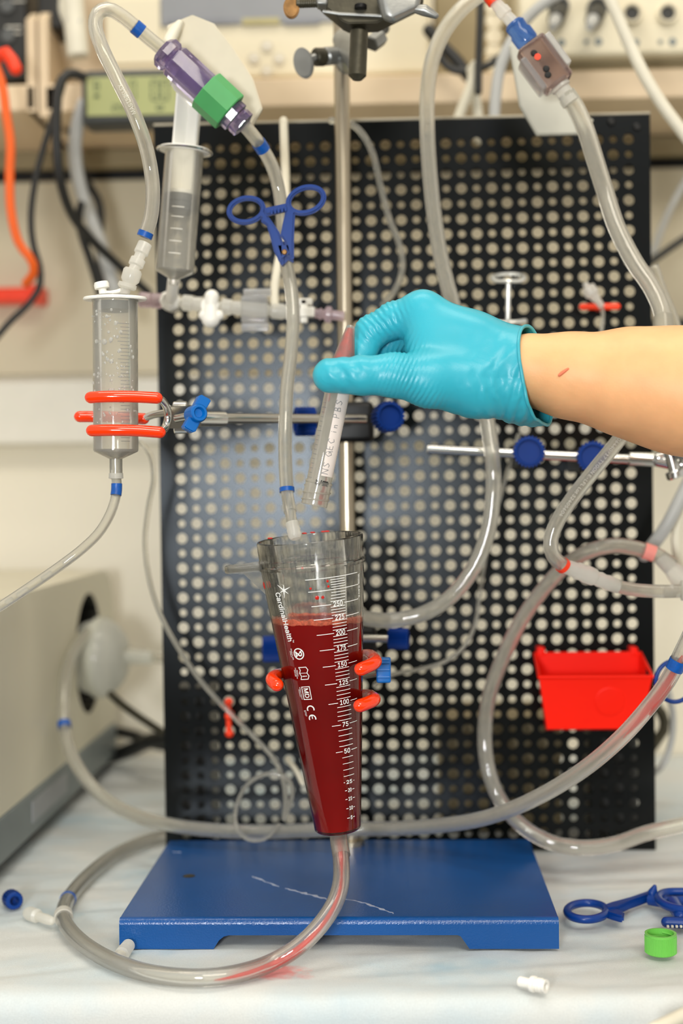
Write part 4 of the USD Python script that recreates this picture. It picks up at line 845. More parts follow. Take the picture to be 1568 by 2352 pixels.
blades = uplace(blades); part(s2, 'plunger', cat(place(cat(box2((-.0112, -.0012, zs + .006), (.0112, .0012, UL + .046), .0005), box2((-.0012, -.0112, zs + .006), (.0012, .0112, UL + .046), .0005)), UA, UZ, (.76, -.65, 0)), uplace(lathe([(0, zs + .005), (.0116, zs + .005), (.0116, zs + .0075), (0, zs + .0075)], 32)), uplace(lathe([(0, UL + .045), (.014, UL + .045), (.014, UL + .048), (0, UL + .048)], 32))), 'white_plastic', 30)
part(s2, 'plunger_seal', uplace(lathe([(0, zs - .010), (.0100, zs - .0075), (.0120, zs - .0065), (.0120, zs - .0045), (.0112, zs - .0038), (.0112, zs - .001), (.0120, zs), (.0120, zs + .002), (.011, zs + .005), (0, zs + .005)], 40)), 'rubber_grey')
part(s2, 'graduation', cat(*[uplace(cat(quad_grid(*(np.array([[ (UR + .00005) * np.cos(a), (UR + .00005) * np.cos(a)], [(UR + .00005) * np.sin(a), (UR + .00005) * np.sin(a)], [np.full(8, h), np.full(8, h + .0007)]]))))) for h in (UL * .12, UL * .22, UL * .32, UL * .42, UL * .50) for a in [np.linspace(FRONT - .25, FRONT + .40, 8)]]), 'print_pale', True)

# ================================================================== gloved hand and forearm
def surface_nets(vol, org, h):
    """Closed surface of vol < 0 on a regular grid."""
    s = vol < 0; nx, ny, nz = vol.shape
    c = np.zeros((nx - 1, ny - 1, nz - 1), int)
    for i in (0, 1):
        for j in (0, 1):
            for k in (0, 1): c += s[i:nx - 1 + i, j:ny - 1 + j, k:nz - 1 + k]
    cells = np.argwhere((c > 0) & (c < 8)); idx = -np.ones(c.shape, int); idx[tuple(cells.T)] = np.arange(len(cells))
    acc = np.zeros((len(cells), 3)); cnt = np.zeros(len(cells)); X, Y, Z = cells.T
    off = [(i, j, k) for i in (0, 1) for j in (0, 1) for k in (0, 1)]
    for a in off:
        for ax_ in range(3):
            if a[ax_]: continue
            b = list(a); b[ax_] = 1
            va, vb = vol[X + a[0], Y + a[1], Z + a[2]], vol[X + b[0], Y + b[1], Z + b[2]]; m = (va < 0) != (vb < 0)
            t = np.where(m, va / np.where(m, va - vb, 1), 0); p = np.array(a, float)[None] + t[:, None] * (np.array(b) - np.array(a))[None]
            acc[m] += p[m]; cnt[m] += 1
    V = (cells + acc / cnt[:, None]) * h + org; Fs = []
    for ax_ in range(3):
        a, b = s, np.roll(s, -1, ax_); m = a != b; sl = [slice(1, None)] * 3; sl[ax_] = slice(0, -1)
        mask = np.zeros_like(m); inner = [slice(1, n - 1) for n in (nx, ny, nz)]; inner[ax_] = slice(0, (nx, ny, nz)[ax_] - 1); mask[tuple(inner)] = True
        e = np.argwhere(m & mask); u, v = [(1, 2), (2, 0), (0, 1)][ax_]
        q = []
        for du, dv in ((-1, -1), (0, -1), (0, 0), (-1, 0)):
            w = e.copy(); w[:, u] += du; w[:, v] += dv; q.append(idx[tuple(w.T)])
        q = np.stack(q, 1); flip = ~s[tuple(e.T)]; q[flip] = q[flip][:, ::-1]; q = q[(q >= 0).all(1)]
        Fs += [q[:, [0, 1, 2]], q[:, [0, 2, 3]]]
    return trimesh.Trimesh(V, np.vstack(Fs), process=False)
def cone_sdf(G, a, b, ra, rb_):
    """Distance to a round cone."""
    ab = b - a; L2 = ab @ ab; t = np.clip(((G - a) @ ab) / L2, 0, 1); return np.linalg.norm(G - (a + t[..., None] * ab), axis=-1) - (ra + (rb_ - ra) * t)
def smin(a, b, k):
    h = np.clip(.5 + .5 * (b - a) / k, 0, 1); return b + (a - b) * h - k * h * (1 - h)
import scipy.sparse as sp_
def relax(mesh, it):
    """Taubin smoothing of the mesh."""
    e = np.unique(np.sort(np.vstack([mesh.faces[:, [0, 1]], mesh.faces[:, [1, 2]], mesh.faces[:, [2, 0]]]), axis=1), axis=0); n = len(mesh.vertices)
    A = sp_.coo_matrix((np.ones(2 * len(e)), (np.r_[e[:, 0], e[:, 1]], np.r_[e[:, 1], e[:, 0]])), shape=(n, n)).tocsr(); dg = np.maximum(np.asarray(A.sum(1)).ravel(), 1); v = np.array(mesh.vertices)
    for k in range(it):
        for lam in (.5, -.51): v = v + lam * (A @ v / dg[:, None] - v)
    mesh.vertices = v
HY = .874                                                                   # depth of the tube that the fingers hold
def J(px, py, dz): return P(px, py, HY - dz / 1000)                           # joint at a pixel, dz millimetres nearer than the tube
def chain(pts, rs): return [(pts[i], pts[i + 1], rs[i], rs[i + 1]) for i in range(len(pts) - 1)]
def sdf_mesh(groups, h, lo, hi):
    n = np.ceil((hi - lo) / h).astype(int) + 1; G = np.stack(np.meshgrid(*[lo[i] + h * np.arange(n[i]) for i in range(3)], indexing='ij'), -1)
    out = None
    for k_join, k_in, caps in groups:
        d = None
        for a, b, ra, rb_ in caps:
            e = cone_sdf(G, a, b, ra, rb_); d = e if d is None else smin(d, e, k_in)
        out = d if out is None else smin(out, d, k_join)
    return surface_nets(out, lo, h)
mm = .001
# forearm: one surface from the wrist to beyond the frame
wr = J(1196, 848, -12)
arm_pts = [J(1165, 842, -13), J(1205, 846, -12), J(1310, 862, -9), J(1450, 878, -6), J(1560, 896, -2), J(1750, 925, 6)]
arm = sdf_mesh([(.006, .012, [(a + np.array([0, o, 0]), b + np.array([0, o, 0]), ra, rb_) for o in (-.008, .010) for a, b, ra, rb_ in chain(arm_pts, [.0135, .0178, .0230, .0300, .0350, .0405])])], .0022, np.min(arm_pts, 0) - .055, np.max(arm_pts, 0) + .055)
relax(arm, 6)
arm.vertices[:] += (meshkit.fbm(arm.vertices * 28, 2, 3)[:, None] - .5) * .0012 * arm.vertex_normals
# glove: palm, thumb and four fingers
th = [J(1075, 872, -2), J(985, 872, 8), J(905, 862, 15), J(828, 862, 18), J(758, 862, 18.5)]
ix = [J(970, 722, -16), J(905, 735, -20), J(853, 762, -22), J(830, 812, -20), J(806, 872, -17)]
md = [J(1000, 738, -34), J(918, 768, -40), J(878, 800, -42), J(866, 845, -36), J(880, 876, -30)]
ri = [J(1022, 762, -50), J(945, 800, -58), J(912, 835, -58), J(920, 862, -48), J(955, 880, -40)]
li = [J(1040, 795, -63), J(985, 835, -72), J(958, 865, -70), J(968, 885, -60), J(1000, 895, -52)]
wrist = J(1185, 846, -13)
palm = [(wrist + (0, -.006, 0.001), ix[0], .0205, .0136), (wrist + (0, .006, 0), md[0], .0205, .0134), (wrist + (0, .012, -.002), ri[0], .0200, .0128), (wrist + (0, .016, -.004), li[0], .0190, .0120), (wrist + (0, -.006, -.003), th[0], .0215, .0200), (th[0], th[1], .0200, .0165), (ix[0], th[1] + (.006, .006, .006), .0118, .0150), (J(1080, 803, -14), J(1010, 800, -14), .0215, .020), (J(1120, 840, -20), J(1040, 850, -34), .022, .018), (wrist, J(1262, 852, -12), .0225, .0236)]
groups = [(.006, .010, palm), (.005, .004, chain(th[1:], [.0163, .0130, .0112, .0106])), (.0045, .004, chain(ix, [.0128, .0110, .0100, .0086, .0078])), (.0030, .003, chain(md, [.0118, .0104, .0100, .0088, .0078])), (.003, .003, chain(ri, [.0112, .0100, .0094, .0084, .0074])), (.003, .003, chain(li, [.0098, .0086, .0082, .0074, .0066]))]
allp = np.array([*th, *ix, *md, *ri, *li, wrist, J(1262, 852, -12)])
glove = sdf_mesh(groups, .0015, allp.min(0) - .030, allp.max(0) + .030)
relax(glove, 5)
glove = trimesh.Trimesh(*trimesh.remesh.subdivide(glove.vertices, glove.faces), process=True)
relax(glove, 3)
def pix(v):
    d = v - CAM; z = d @ cf; return 784 + F * (d @ cr) / z, 1176 - F * (d @ cu) / z
v = glove.vertices.copy(); nn = glove.vertex_normals; gx, gy = pix(v)
def blob(cx, cy, sx, sy, ang=0):
    c, s = math.cos(ang), math.sin(ang); dx, dy = gx - cx, gy - cy; return np.exp(-((dx * c + dy * s) / sx) ** 2 - ((-dx * s + dy * c) / sy) ** 2)
warp = (meshkit.fbm(v * 160, 2, 21) - .5)
def ridge(cx, cy, ang, period, sx, sy, amp, wv=2.2):
    """Stretch wrinkles of the thin glove: a small wave train that fades out."""
    c, s = math.cos(ang), math.sin(ang); dx, dy = gx - cx, gy - cy; u = dx * c + dy * s; w_ = -dx * s + dy * c
    wave = np.sin(2 * np.pi * u / period + w_ * .012 + warp * wv * 4); return amp * np.sign(wave) * np.abs(wave) ** .8 * blob(cx, cy, sx, sy, ang)
disp = ridge(925, 840, .36, 10, 40, 58, .00042, .7) + ridge(862, 735, -.70, 14, 48, 42, .00036, 1.0) + ridge(965, 905, .5, 11, 50, 28, .00030, .8) + ridge(905, 712, -.35, 13, 26, 34, .00026, .8)
disp += ridge(790, 850, -.62, 40, 50, 40, .0006, .6) + ridge(1150, 830, .55, 30, 55, 75, .0002, .9) + ridge(1130, 905, -.25, 26, 60, 55, .0003, .9) + ridge(1200, 910, .35, 22, 40, 60, .0006, .8)
disp += (meshkit.fbm(v * 75, 3, 31) - .5) * .0006 * blob(1150, 870, 90, 110) + (meshkit.fbm(v * 40, 2, 5) - .5) * .0008
# flared cuff
axis = nrm(arm_pts[2] - arm_pts[0]); cufft = ((v - wrist) @ axis)
disp += np.clip((cufft + .004) / .018, 0, 1) ** 1.4 * .0030 * (1 + .5 * np.sin(np.arctan2(v[:, 2] - wrist[2], v[:, 1] - wrist[1]) * 5 + 1))
low = np.clip((wrist[2] - v[:, 2] - .008) / .018, 0, 1) * np.clip((cufft + .030) / .03, 0, 1); disp += low * .0065
v = v + nn * disp[:, None]
# open the glove at the wrist: keep the side of the slanted cuff line, then thicken the edge into a bead
cuff_o = J(1228, 850, -12); cn = nrm(cr * .903 + cu * .145 - cf * .40)
full = trimesh.Trimesh(v, glove.faces, process=True); gm = full.slice_plane(cuff_o, -cn)
sec = full.section(plane_origin=cuff_o, plane_normal=cn)
L_ = max(sec.discrete, key=lambda a: len(a)); Lr = smoothline(L_[::max(1, len(L_) // 90)][:-1], .0012, True)
bead = tube(Lr, .0011, 10)
person = thing('person', 'bare forearm reaching in from the right with a blue gloved hand pinching a tube', 'person', wrist)
part(person, 'forearm', arm, 'skin', True)
part(person, 'glove', cat(gm), 'glove', True, 'turquoise nitrile glove')
part(person, 'glove_cuff', bead, 'glove', True)
q_ = [J(1283, 862, 16), J(1292, 856, 16), J(1300, 851, 16)]; av = arm.vertices; sc_ = []
for px, py, r0 in ((1284, 862, .0009), (1290, 857, .0011), (1297, 852, .0010), (1304, 847, .0007)):
    d = ray(px, py); d = d / np.linalg.norm(d); w = av - CAM; al = w @ d; off = np.linalg.norm(w - al[:, None] * d, axis=1); near = off < .004; k = np.argmin(np.where(near, al, 9)); sc_.append((CAM + d * al[k], r0))
part(person, 'scratch', capsule_hull([(p_ + d * (r0 * .55), r0) for p_, r0 in sc_]), 'scratch', True, 'small pink scratch')

# ================================================================== tubing
def hose(name, label, pts, ro, ri=None, mat='tube_clear', catg='tube', step=.004, n=18, group=None):
    p = smoothline(pts, step); t = thing(name, label, catg, p[len(p) // 2], group)
    part(t, 'tube_wall', hollow(p, ro, ri or ro * .64, n), mat, True); return t, p
def band(t, p, at, length, ro, mat, name='tape_band', label=None, grow=.0004):
    """Tape wound round a tube at the place nearest to a point."""
    i = int(np.argmin(np.linalg.norm(p - at, axis=1))); s = np.r_[0, np.cumsum(np.linalg.norm(np.diff(p, axis=0), axis=1))]
    u = np.linspace(max(s[i] - length / 2, 0), min(s[i] + length / 2, s[-1]), 6); q = np.stack([np.interp(u, s, p[:, k]) for k in range(3)], 1)
    return part(t, name, hollow(q, ro + grow, ro + .0001, 20), mat, 40, label)
def fitting(t, a, b, prof, mat='luer_plastic', name='connector', label=None): return part(t, name, lathe_between(a, b, prof, 24), mat, 40, label)
BARB = [(0, 0), (.0030, 0), (.0040, .08), (.0034, .2), (.0042, .22), (.0034, .36), (.0052, .40), (.0052, .55), (.0034, .58), (.0042, .66), (.0034, .8), (.0040, .84), (.0030, 1), (0, 1)]

# big loop at the left: reservoir syringe up and over to the purple transducer
t, p = hose('left_loop_tube', 'thick clear tube looping from the reservoir syringe up over the top left', [P(*q) for q in ((331, 545, .93), (345, 505, .93), (351, 450, .93), (347, 395, .93), (333, 330, .925), (305, 255, .92), (268, 180, .92), (232, 105, .92), (219, 60, .925), (226, 30, .93), (250, 21, .935), (282, 38, .94), (316, 66, .945), (352, 96, .95), (384, 122, .955))], .0047)
band(t, p, P(333, 551, .93), .0075, .0047, 'tape_blue', label='blue tape band'); band(t, p, P(317, 67, .945), .0062, .0047, 'tape_blue', label='blue tape band')
fitting(t, P(333, 560, .93), P(306, 622, CY), [(0, 0), (.0046, 0), (.0048, .35), (.0036, .4), (.0036, .55), (.0050, .58), (.0050, .8), (.0036, .84), (.0036, 1), (0, 1)])
mk = meshkit.text_mesh('MASTERFLEX', .0028, .0001)
def on_tube(m, p, pa, pb, depth, ro):
    """Lettering laid along the camera-facing side of a tube, between two of its places."""
    i0, i1 = (int(np.argmin(np.linalg.norm(p - P(*q, depth), axis=1))) for q in (pa, pb)); c = p[i0:i1 + 1] if i1 > i0 else p[i1:i0 + 1][::-1]
    s_ = np.r_[0, np.cumsum(np.linalg.norm(np.diff(c, axis=0), axis=1))]; m = finer(m, .003); v = m.vertices.copy(); x0, x1 = v[:, 0].min(), v[:, 0].max(); u = (v[:, 0] - x0) / (x1 - x0) * s_[-1]
    o = np.stack([np.interp(u, s_, c[:, k]) for k in range(3)], 1); tg = np.gradient(c, axis=0); tg = np.stack([np.interp(u, s_, tg[:, k]) for k in range(3)], 1); tg /= np.linalg.norm(tg, axis=1, keepdims=True)
    w = CAM - o; w = w - tg * (w * tg).sum(1, keepdims=True); w /= np.linalg.norm(w, axis=1, keepdims=True); y = np.cross(w, tg); a_ = (v[:, 1] - (v[:, 1].max() + v[:, 1].min()) / 2) / ro
    m.vertices = o + (ro + .00008 + v[:, 2:]) * (np.cos(a_)[:, None] * w + np.sin(a_)[:, None] * y); return m
part(t, 'print', on_tube(mk, p, (308, 262), (277, 194), .920, .0047), 'print_pale', False, 'pale printed code')

# transducer with green tape
TA, TB = P(372, 113, .955), P(562, 290, .965)
tx = thing('pressure_dome', 'purple transparent transducer strapped with green tape at upper left', 'transducer', P(460, 200, .96))
def hexlathe(a, b, prof, n=8): return lathe_between(a, b, prof, n)
part(tx, 'purple_body', hexlathe(TA, TA + (TB - TA) * .62, [(0, 0), (.0085, 0), (.0112, .06), (.0112, .16), (.0098, .20), (.0115, .25), (.0115, .92), (.010, 1), (0, 1)]), 'purple_plastic', 25)
part(tx, 'inner_core', lathe_between(TA + (TB - TA) * .06, TA + (TB - TA) * .60, [(0, 0), (.004, 0), (.0062, .2), (.0062, .8), (.004, 1), (0, 1)], 12), 'purple_plastic', 25)
part(tx, 'green_tape', hexlathe(TA + (TB - TA) * .52, TA + (TB - TA) * .82, [(0, 0), (.0140, 0), (.0146, .03), (.0146, .97), (.0140, 1), (0, 1)]), 'tape_green', 20, 'green tape band')
part(tx, 'end_collar', hexlathe(TA + (TB - TA) * .80, TB, [(0, 0), (.0108, 0), (.0108, .45), (.0088, .5), (.0095, .6), (.0095, .92), (.006, 1), (0, 1)], 10), 'purple_plastic', 25)
part(tx, 'clear_side', hexlathe(TA + (TB - TA) * .18 + np.array([.0, 0.012, -.004]), TA + (TB - TA) * .70 + np.array([.0, .012, -.004]), [(0, 0), (.009, 0), (.0105, .1), (.0105, .9), (.009, 1), (0, 1)]), 'clear_block', 25)
hp = Polygon([(-.012, .040), (.004, .046), (.018, .040), (.030, .024), (.044, .002), (.050, -.018), (.044, -.028), (.030, -.020), (.012, .002), (-.004, .020)]).buffer(.002)
holder = thing('transducer_holder', 'cream plastic holder with a pale stem behind the purple transducer', 'holder', P(460, 150, 1.0))
part(holder, 'plate', place(plate(hp, .006, .0012), P(432, 195, 1.0), (0, -1, 0), (1, 0, 0)), 'holder_cream')
part(holder, 'stem', capsule_hull([(P(386, 100, .985), .0045), (P(400, 72, .99), .0042), (P(412, 54, .99), .0026)]), 'cable_white')

# tube from the transducer down through the blue forceps to the cone
t, p = hose('centre_tube', 'clear tube running down the middle through the blue tube clamp into the cone', [P(*q) for q in ((556, 283, .965), (580, 310, .975), (603, 342, .985), (626, 385, .995), (641, 440, 1.0), (648, 505, 1.0), (650, 560, 1.0), (658, 610, .99), (668, 660, .985), (673, 730, .98), (668, 810, .97), (659, 890, .96), (655, 980, .95), (655, 1060, .945), (659, 1130, .94))], .0046)
band(t, p, P(600, 336, .985), .0070, .0046, 'tape_blue', label='blue tape band'); band(t, p, P(660, 1140, .94), .0060, .0046, 'tape_blue', label='blue tape band')
fitting(t, P(659, 1132, .94), P(671, 1205, .925), [(0, 0), (.0040, 0), (.0042, .6), (.0036, .62), (.0036, 1), (0, 1)], 'line_clear')
fitting(t, P(670, 1200, .926), P(679, 1238, .922), [(0, 0), (.0042, 0), (.0046, .15), (.0042, .3), (.0046, .45), (.0042, .6), (.0046, .75), (.0040, .9), (.0030, 1), (0, 1)], 'luer_plastic', 'luer_tip')

# tube c: big arc on the right of the rod
t, p = hose('arc_tube', 'thick clear tube arching from the top edge behind the hand and round behind the cone', [P(*q) for q in ((1180, -60, 1.03), (1120, -25, 1.03), (1062, 18, 1.03), (1018, 75, 1.03), (992, 140, 1.03), (981, 220, 1.03), (981, 300, 1.03), (987, 400, 1.03), (999, 510, 1.03), (1014, 600, 1.03), (1040, 700, 1.03), (1080, 830, 1.03), (1115, 950, 1.03), (1131, 1060, 1.02), (1132, 1140, 1.02), (1118, 1230, 1.02), (1084, 1310, 1.02), (1030, 1375, 1.02), (965, 1412, 1.02), (895, 1425, 1.02), (838, 1420, 1.01), (790, 1400, .995))], .0056)

# tube d: from the blue tipped sensor down the right side
t, p = hose('right_drop_tube', 'clear tube descending from the flow sensor along the right of the board', [P(*q) for q in ((1300, 214, 1.0), (1322, 248, 1.0), (1345, 300, 1.0), (1364, 360, 1.0), (1386, 430, 1.0), (1415, 520, .995), (1455, 600, .99), (1496, 660, .985), (1520, 715, .98), (1525, 765, .975), (1522, 830, .97), (1535, 930, .98), (1580, 1020, .99), (1680, 1080, .99))], .0062)
fitting(t, P(1523, 728, .978), P(1526, 775, .972), [(0, 0), (.0068, 0), (.0074, .3), (.0074, .8), (.0066, 1), (0, 1)], 'tube_milky', 'joint_sleeve')
t, p = hose('right_back_tube', 'thin clear tube behind the right drop tube at the board edge', [P(*q) for q in ((1500, 610, 1.06), (1520, 670, 1.06), (1545, 730, 1.06), (1560, 790, 1.06))], .0040)

# flow sensor, blue end
fs = thing('flow_sensor', 'clear smoky flow sensor with blue end and red dot at upper right', 'sensor', P(1240, 120, 1.0))
fitting(fs, P(1132, 0, 1.0), P(1180, 56, 1.0), [(0, 0), (.0040, 0), (.0044, .35), (.0052, .40), (.0052, .6), (.0040, .64), (.0046, .9), (.005, 1), (0, 1)])
part(fs, 'orange_ring', lathe_between(P(1124, -10, 1.0), P(1136, 6, 1.0), [(0, 0), (.0050, 0), (.0050, 1), (0, 1)]), 'clip_red')
fitting(fs, P(1178, 52, 1.0), P(1214, 100, 1.0), [(0, 0), (.0060, 0), (.0074, .1), (.0070, .4), (.0082, .5), (.0082, .9), (.007, 1), (0, 1)], 'blue_clear', 'blue_end', 'translucent blue end')
fa, fb = P(1208, 92, 1.0), P(1292, 205, 1.0); fz = nrm(fb - fa); fm_ = (fa + fb) / 2
part(fs, 'smoky_body', place(rbox(.0215, .018, np.linalg.norm(fb - fa) * .84, .002), fm_, fz, np.cross(fz, [0, -1, 0])), 'brown_plastic', 30)
sidev = nrm(np.cross(fz, [0, -1, 0]))
for s_ in (-1, 1): part(fs, 'side_rail', place(rbox(.0045, .021, .026, .001), fm_ + sidev * s_ * .0118 + fz * (.002 * s_), fz, sidev), 'clear_block', 30)
part(fs, 'red_dot', place(lathe([(0, 0), (.0022, 0), (.0022, .001), (0, .001)], 16), P(1234, 131, .9893), (0, -1, 0)), 'clip_red')
for px, py in ((1226, 122), (1254, 158), (1258, 172)): part(fs, 'dark_screw', place(lathe([(0, 0), (.0024, 0), (.0020, .0008), (0, .001)], 14), P(px, py, .9895), (0, -1, 0)), 'cast_black')
fitting(fs, P(1278, 188, 1.0), P(1312, 236, 1.0), [(0, 0), (.0070, 0), (.0074, .3), (.0058, .36), (.0058, .7), (.0066, .74), (.0066, 1), (0, 1)], 'luer_plastic', 'outlet')
hp = Polygon([(-.023, .032), (-.018, .038), (.0, .012), (.020, -.016), (.036, -.024), (.030, -.033), (-.004, -.033), (-.016, -.012)]).buffer(.001)
h2 = thing('sensor_holder', 'grey white plastic holder plate behind the smoky flow sensor', 'holder', P(1250, 200, 1.06))
part(h2, 'plate', place(plate(hp, .006, .0012), P(1245, 205, 1.06), (0, -1, 0), (1, 0, 0)), 'holder_grey')

# e: short tube from under the arm to the red band, and its fitting
t, p = hose('wrist_tube', 'clear printed tube below the bare forearm curving down to a red band', [P(*q) for q in ((1470, 940, .965), (1440, 985, .965), (1405, 1030, .965), (1360, 1085, .965), (1310, 1150, .965), (1276, 1205, .965), (1264, 1245, .965), (1271, 1278, .965), (1296, 1302, .97))], .0050)
band(t, p, P(1291, 1297, .97), .0066, .0050, 'tape_red', label='red tape band')
fitting(t, P(1292, 1298, .97), P(1420, 1348, .98), [(0, 0), (.0046, 0), (.0050, .1), (.0052, .22), (.0062, .26), (.0056, .34), (.0064, .40), (.0060, .55), (.0048, .6), (.0054, .66), (.0048, .74), (.0054, .8), (.0046, 1), (0, 1)], 'luer_plastic')
q_ = smoothline([P(*q) for q in ((1405, 1342, .98), (1440, 1352, .98), (1500, 1358, .98), (1600, 1357, .98))]); part(t, 'branch', hollow(q_, .0046, .003, 16), 'tube_clear', True)
fitting(t, P(1525, 1357, .98), P(1585, 1356, .98), [(0, 0), (.0038, 0), (.0044, .3), (.0030, .5), (.0030, .6), (.0070, .65), (.0074, 1), (0, 1)], 'luer_plastic', 'stopcock_end')
part(t, 'print', on_tube(meshkit.text_mesh('06440-17 TYGON E-LFL Lot 32405604', .0022, .0001), p, (1428, 1008), (1291, 1183), .965, .0050), 'print_pale', False, 'pale printed code')

# f: large S tube on the right
t, p = hose('right_s_tube', 'long clear tube from a pink band at right swinging down past the red tray', [P(*q) for q in ((1545, 1300, 1.04), (1512, 1277, 1.04), (1470, 1262, 1.04), (1415, 1253, 1.04), (1365, 1262, 1.04), (1310, 1290, 1.05), (1255, 1345, 1.06), (1200, 1420, 1.07), (1155, 1510, 1.075), (1123, 1600, 1.08), (1113, 1690, 1.08), (1122, 1770, 1.075), (1150, 1840, 1.07), (1200, 1898, 1.06), (1265, 1935, 1.055), (1335, 1947, 1.05), (1410, 1939, 1.05), (1490, 1912, 1.05), (1640, 1882, 1.05), (1850, 1862, 1.04), (2100, 1860, 1.03))], .0056)
band(t, p, P(1497, 1267, 1.04), .0080, .0056, 'tape_pink', label='pink tape band')
fitting(t, P(1515, 1280, 1.04), P(1580, 1345, 1.03), [(0, 0), (.0054, 0), (.0058, .4), (.0066, .5), (.0078, .7), (.0070, 1), (0, 1)], 'luer_plastic', 'elbow')

# g: front tube crossing low from the pump to the right edge
gp = [(200, 1452, 1.32), (174, 1485, 1.285), (155, 1530, 1.245), (147, 1590, 1.215), (147, 1660, 1.195), (158, 1718, 1.175), (190, 1780, 1.15), (245, 1838, 1.13), (320, 1876, 1.105), (410, 1898, 1.085), (510, 1908, 1.075), (620, 1910, 1.07), (760, 1905, 1.065), (900, 1903, 1.06), (1000, 1897, 1.04), (1100, 1882, 1.01), (1190, 1852, .98), (1280, 1806, .96), (1360, 1752, .945), (1430, 1690, .935), (1490, 1622, .93), (1535, 1560, .925), (1570, 1490, .92), (1610, 1400, .92), (1650, 1270, .93), (1680, 1100, .95), (1700, 900, .98)]
t, p = hose('crossing_tube', 'long clear tube from the pump crossing behind the cone to the blue band at right', [P(*q) for q in gp], .0054)
band(t, p, P(1549, 1532, .923), .0072, .0054, 'tape_blue', label='blue tape band'); band(t, p, P(147, 1667, 1.19), .0062, .0054, 'tape_blue', label='blue tape band')
i0, i1 = (int(np.argmin(np.linalg.norm(p - P(*q), axis=1))) for q in ((1425, 1694, .935), (1562, 1508, .921)))
q_ = p[i0:i1 + 1][::-1] + np.array([.0006, -.0004, -.0009]); k = len(q_)
rd = thing('blood_streak', 'pale red blood lying in the crossing tube beside the red tray', 'liquid', q_[k // 2]); part(rd, 'liquid', tube(q_, np.interp(np.linspace(0, 1, k), [0, .1, .6, 1], [.0006, .0022, .0028, .0004]), 12), 'blood_red')

# h: outlet tube under the cone, curving over the pad back to the left
hp_ = [P(777, 1921, .9125), P(781, 1950, .905), P(784, 1990, .895), P(783, 2025, .885), P(775, 2058, .876), P(755, 2098, .866), P(722, 2140, .858), P(680, 2178, .853)]
hp_ += [PZ(630, 2208, .0085), PZ(570, 2230, .0065), PZ(500, 2243, .0058), PZ(420, 2245, .0056), PZ(340, 2235, .0056), PZ(270, 2213, .0056), PZ(205, 2178, .0056), PZ(163, 2140, .0056), PZ(146, 2108, .0056), PZ(150, 2078, .0056), PZ(175, 2040, .0056), PZ(215, 2000, .0056), PZ(262, 1965, .0056), PZ(315, 1940, .0056), PZ(375, 1922, .0056), PZ(430, 1914, .0056)]
t, p = hose('outlet_tube', 'thick clear tube from the bottom of the cone curving over the white pad', hp_, .0054, .0036, 'outlet_clear', n=20)
part(t, 'outlet_sleeve', hollow(smoothline([P(777, 1919, .9128), P(780, 1945, .906), P(784, 1966, .901)], .002), .0050 + .0008, .0055, 20), 'outlet_clear')
i = int(np.argmin(np.linalg.norm(p - PZ(146, 2100, .0056), axis=1)))
part(t, 'joint_sleeve', hollow(p[i - 2:i + 1], .0064, .0055, 20), 'luer_plastic'); band(t, p, PZ(157, 2066, .0056), .0028, .0054, 'tape_blue', 'blue_ring', 'thin blue ring', .0005)
cut = int(np.argmin(np.linalg.norm(p - PZ(485, 2243, .0058), axis=1))); q_ = p[1:cut + 1].copy(); k = len(q_); tt_ = np.linspace(0, 1, k)
q_[:, 2] -= np.interp(tt_, [0, .35, .55, 1], [0, .0006, .0012, .0016]); q_[:, 0] += np.interp(tt_, [0, .3, .5, 1], [0, .0002, .0006, .0]); q_[:, 1] -= np.interp(tt_, [0, .4, .6, 1], [0, .0004, .0008, .0010])
ob = thing('blood_streak', 'bright red blood running down the outlet tube below the cone', 'liquid', q_[k // 2])
part(ob, 'liquid', tube(q_, np.interp(tt_, [0, .12, .18, .3, .45, .6, .75, .9, 1], [.0020, .0019, .0011, .0012, .0016, .0023, .0024, .0017, .0002]), 14, 'round'), 'blood_red', True)

# i: outlet of the reservoir syringe to the left edge
t, p = hose('lower_left_tube', 'clear tube from the reservoir syringe tip sweeping down to the left edge', [P(*q) for q in ((267, 1096, .925), (268, 1120, .925), (264, 1148, .923), (252, 1182, .92), (228, 1222, .917), (190, 1260, .913), (135, 1302, .91), (70, 1347, .905), (10, 1387, .90), (-60, 1432, .895), (-200, 1560, .90), (-300, 1750, .92))], .0032, .0020)
band(t, p, P(268, 1131, .925), .0078, .0032, 'tape_blue', 'tape_band', 'rough blue tape'); 
seg = [P(*q) for q in ((228, 1222, .917), (190, 1260, .913), (135, 1302, .91), (70, 1347, .905), (10, 1387, .90))]; sp = smoothline(seg, .0006); gaps = [(0.32, .40), (.55, .62), (.78, .86), (.93, .97)]
part(t, 'air_bubbles', cat(*[tube(sp[int(a * len(sp)):int(b * len(sp))], .0018, 10, 'round') for a, b in gaps]), 'droplet', True, kind='stuff')

# thin lines
def thin(name, label, pts, r=.0013, mat='line_clear', catg='line'): 
    p = smoothline(pts, .004); return solo(name, tube(p, r, 10, 'round'), mat, label, catg, True)
thin('catheter_line', 'thin clear line hanging from the board top just right of the rod', [P(*q) for q in ((760, 277, 1.125), (800, 282, 1.12), (830, 305, 1.115), (855, 350, 1.115), (872, 420, 1.115), (893, 500, 1.115), (918, 565, 1.115), (924, 615, 1.115), (908, 665, 1.115), (880, 700, 1.115))], .0024)
thin('catheter_line', 'thin clear line running down the left board edge to the coil beside the cone', [P(*q) for q in ((322, 1015, 1.06), (345, 1045, 1.06), (353, 1095, 1.06), (340, 1170, 1.065), (333, 1250, 1.07), (345, 1340, 1.075), (372, 1420, 1.08), (420, 1505, 1.085), (470, 1575, 1.09), (530, 1640, 1.09), (590, 1700, 1.085), (630, 1745, 1.08), (650, 1790, 1.075), (656, 1840, 1.07), (652, 1880, 1.065))], .0019)
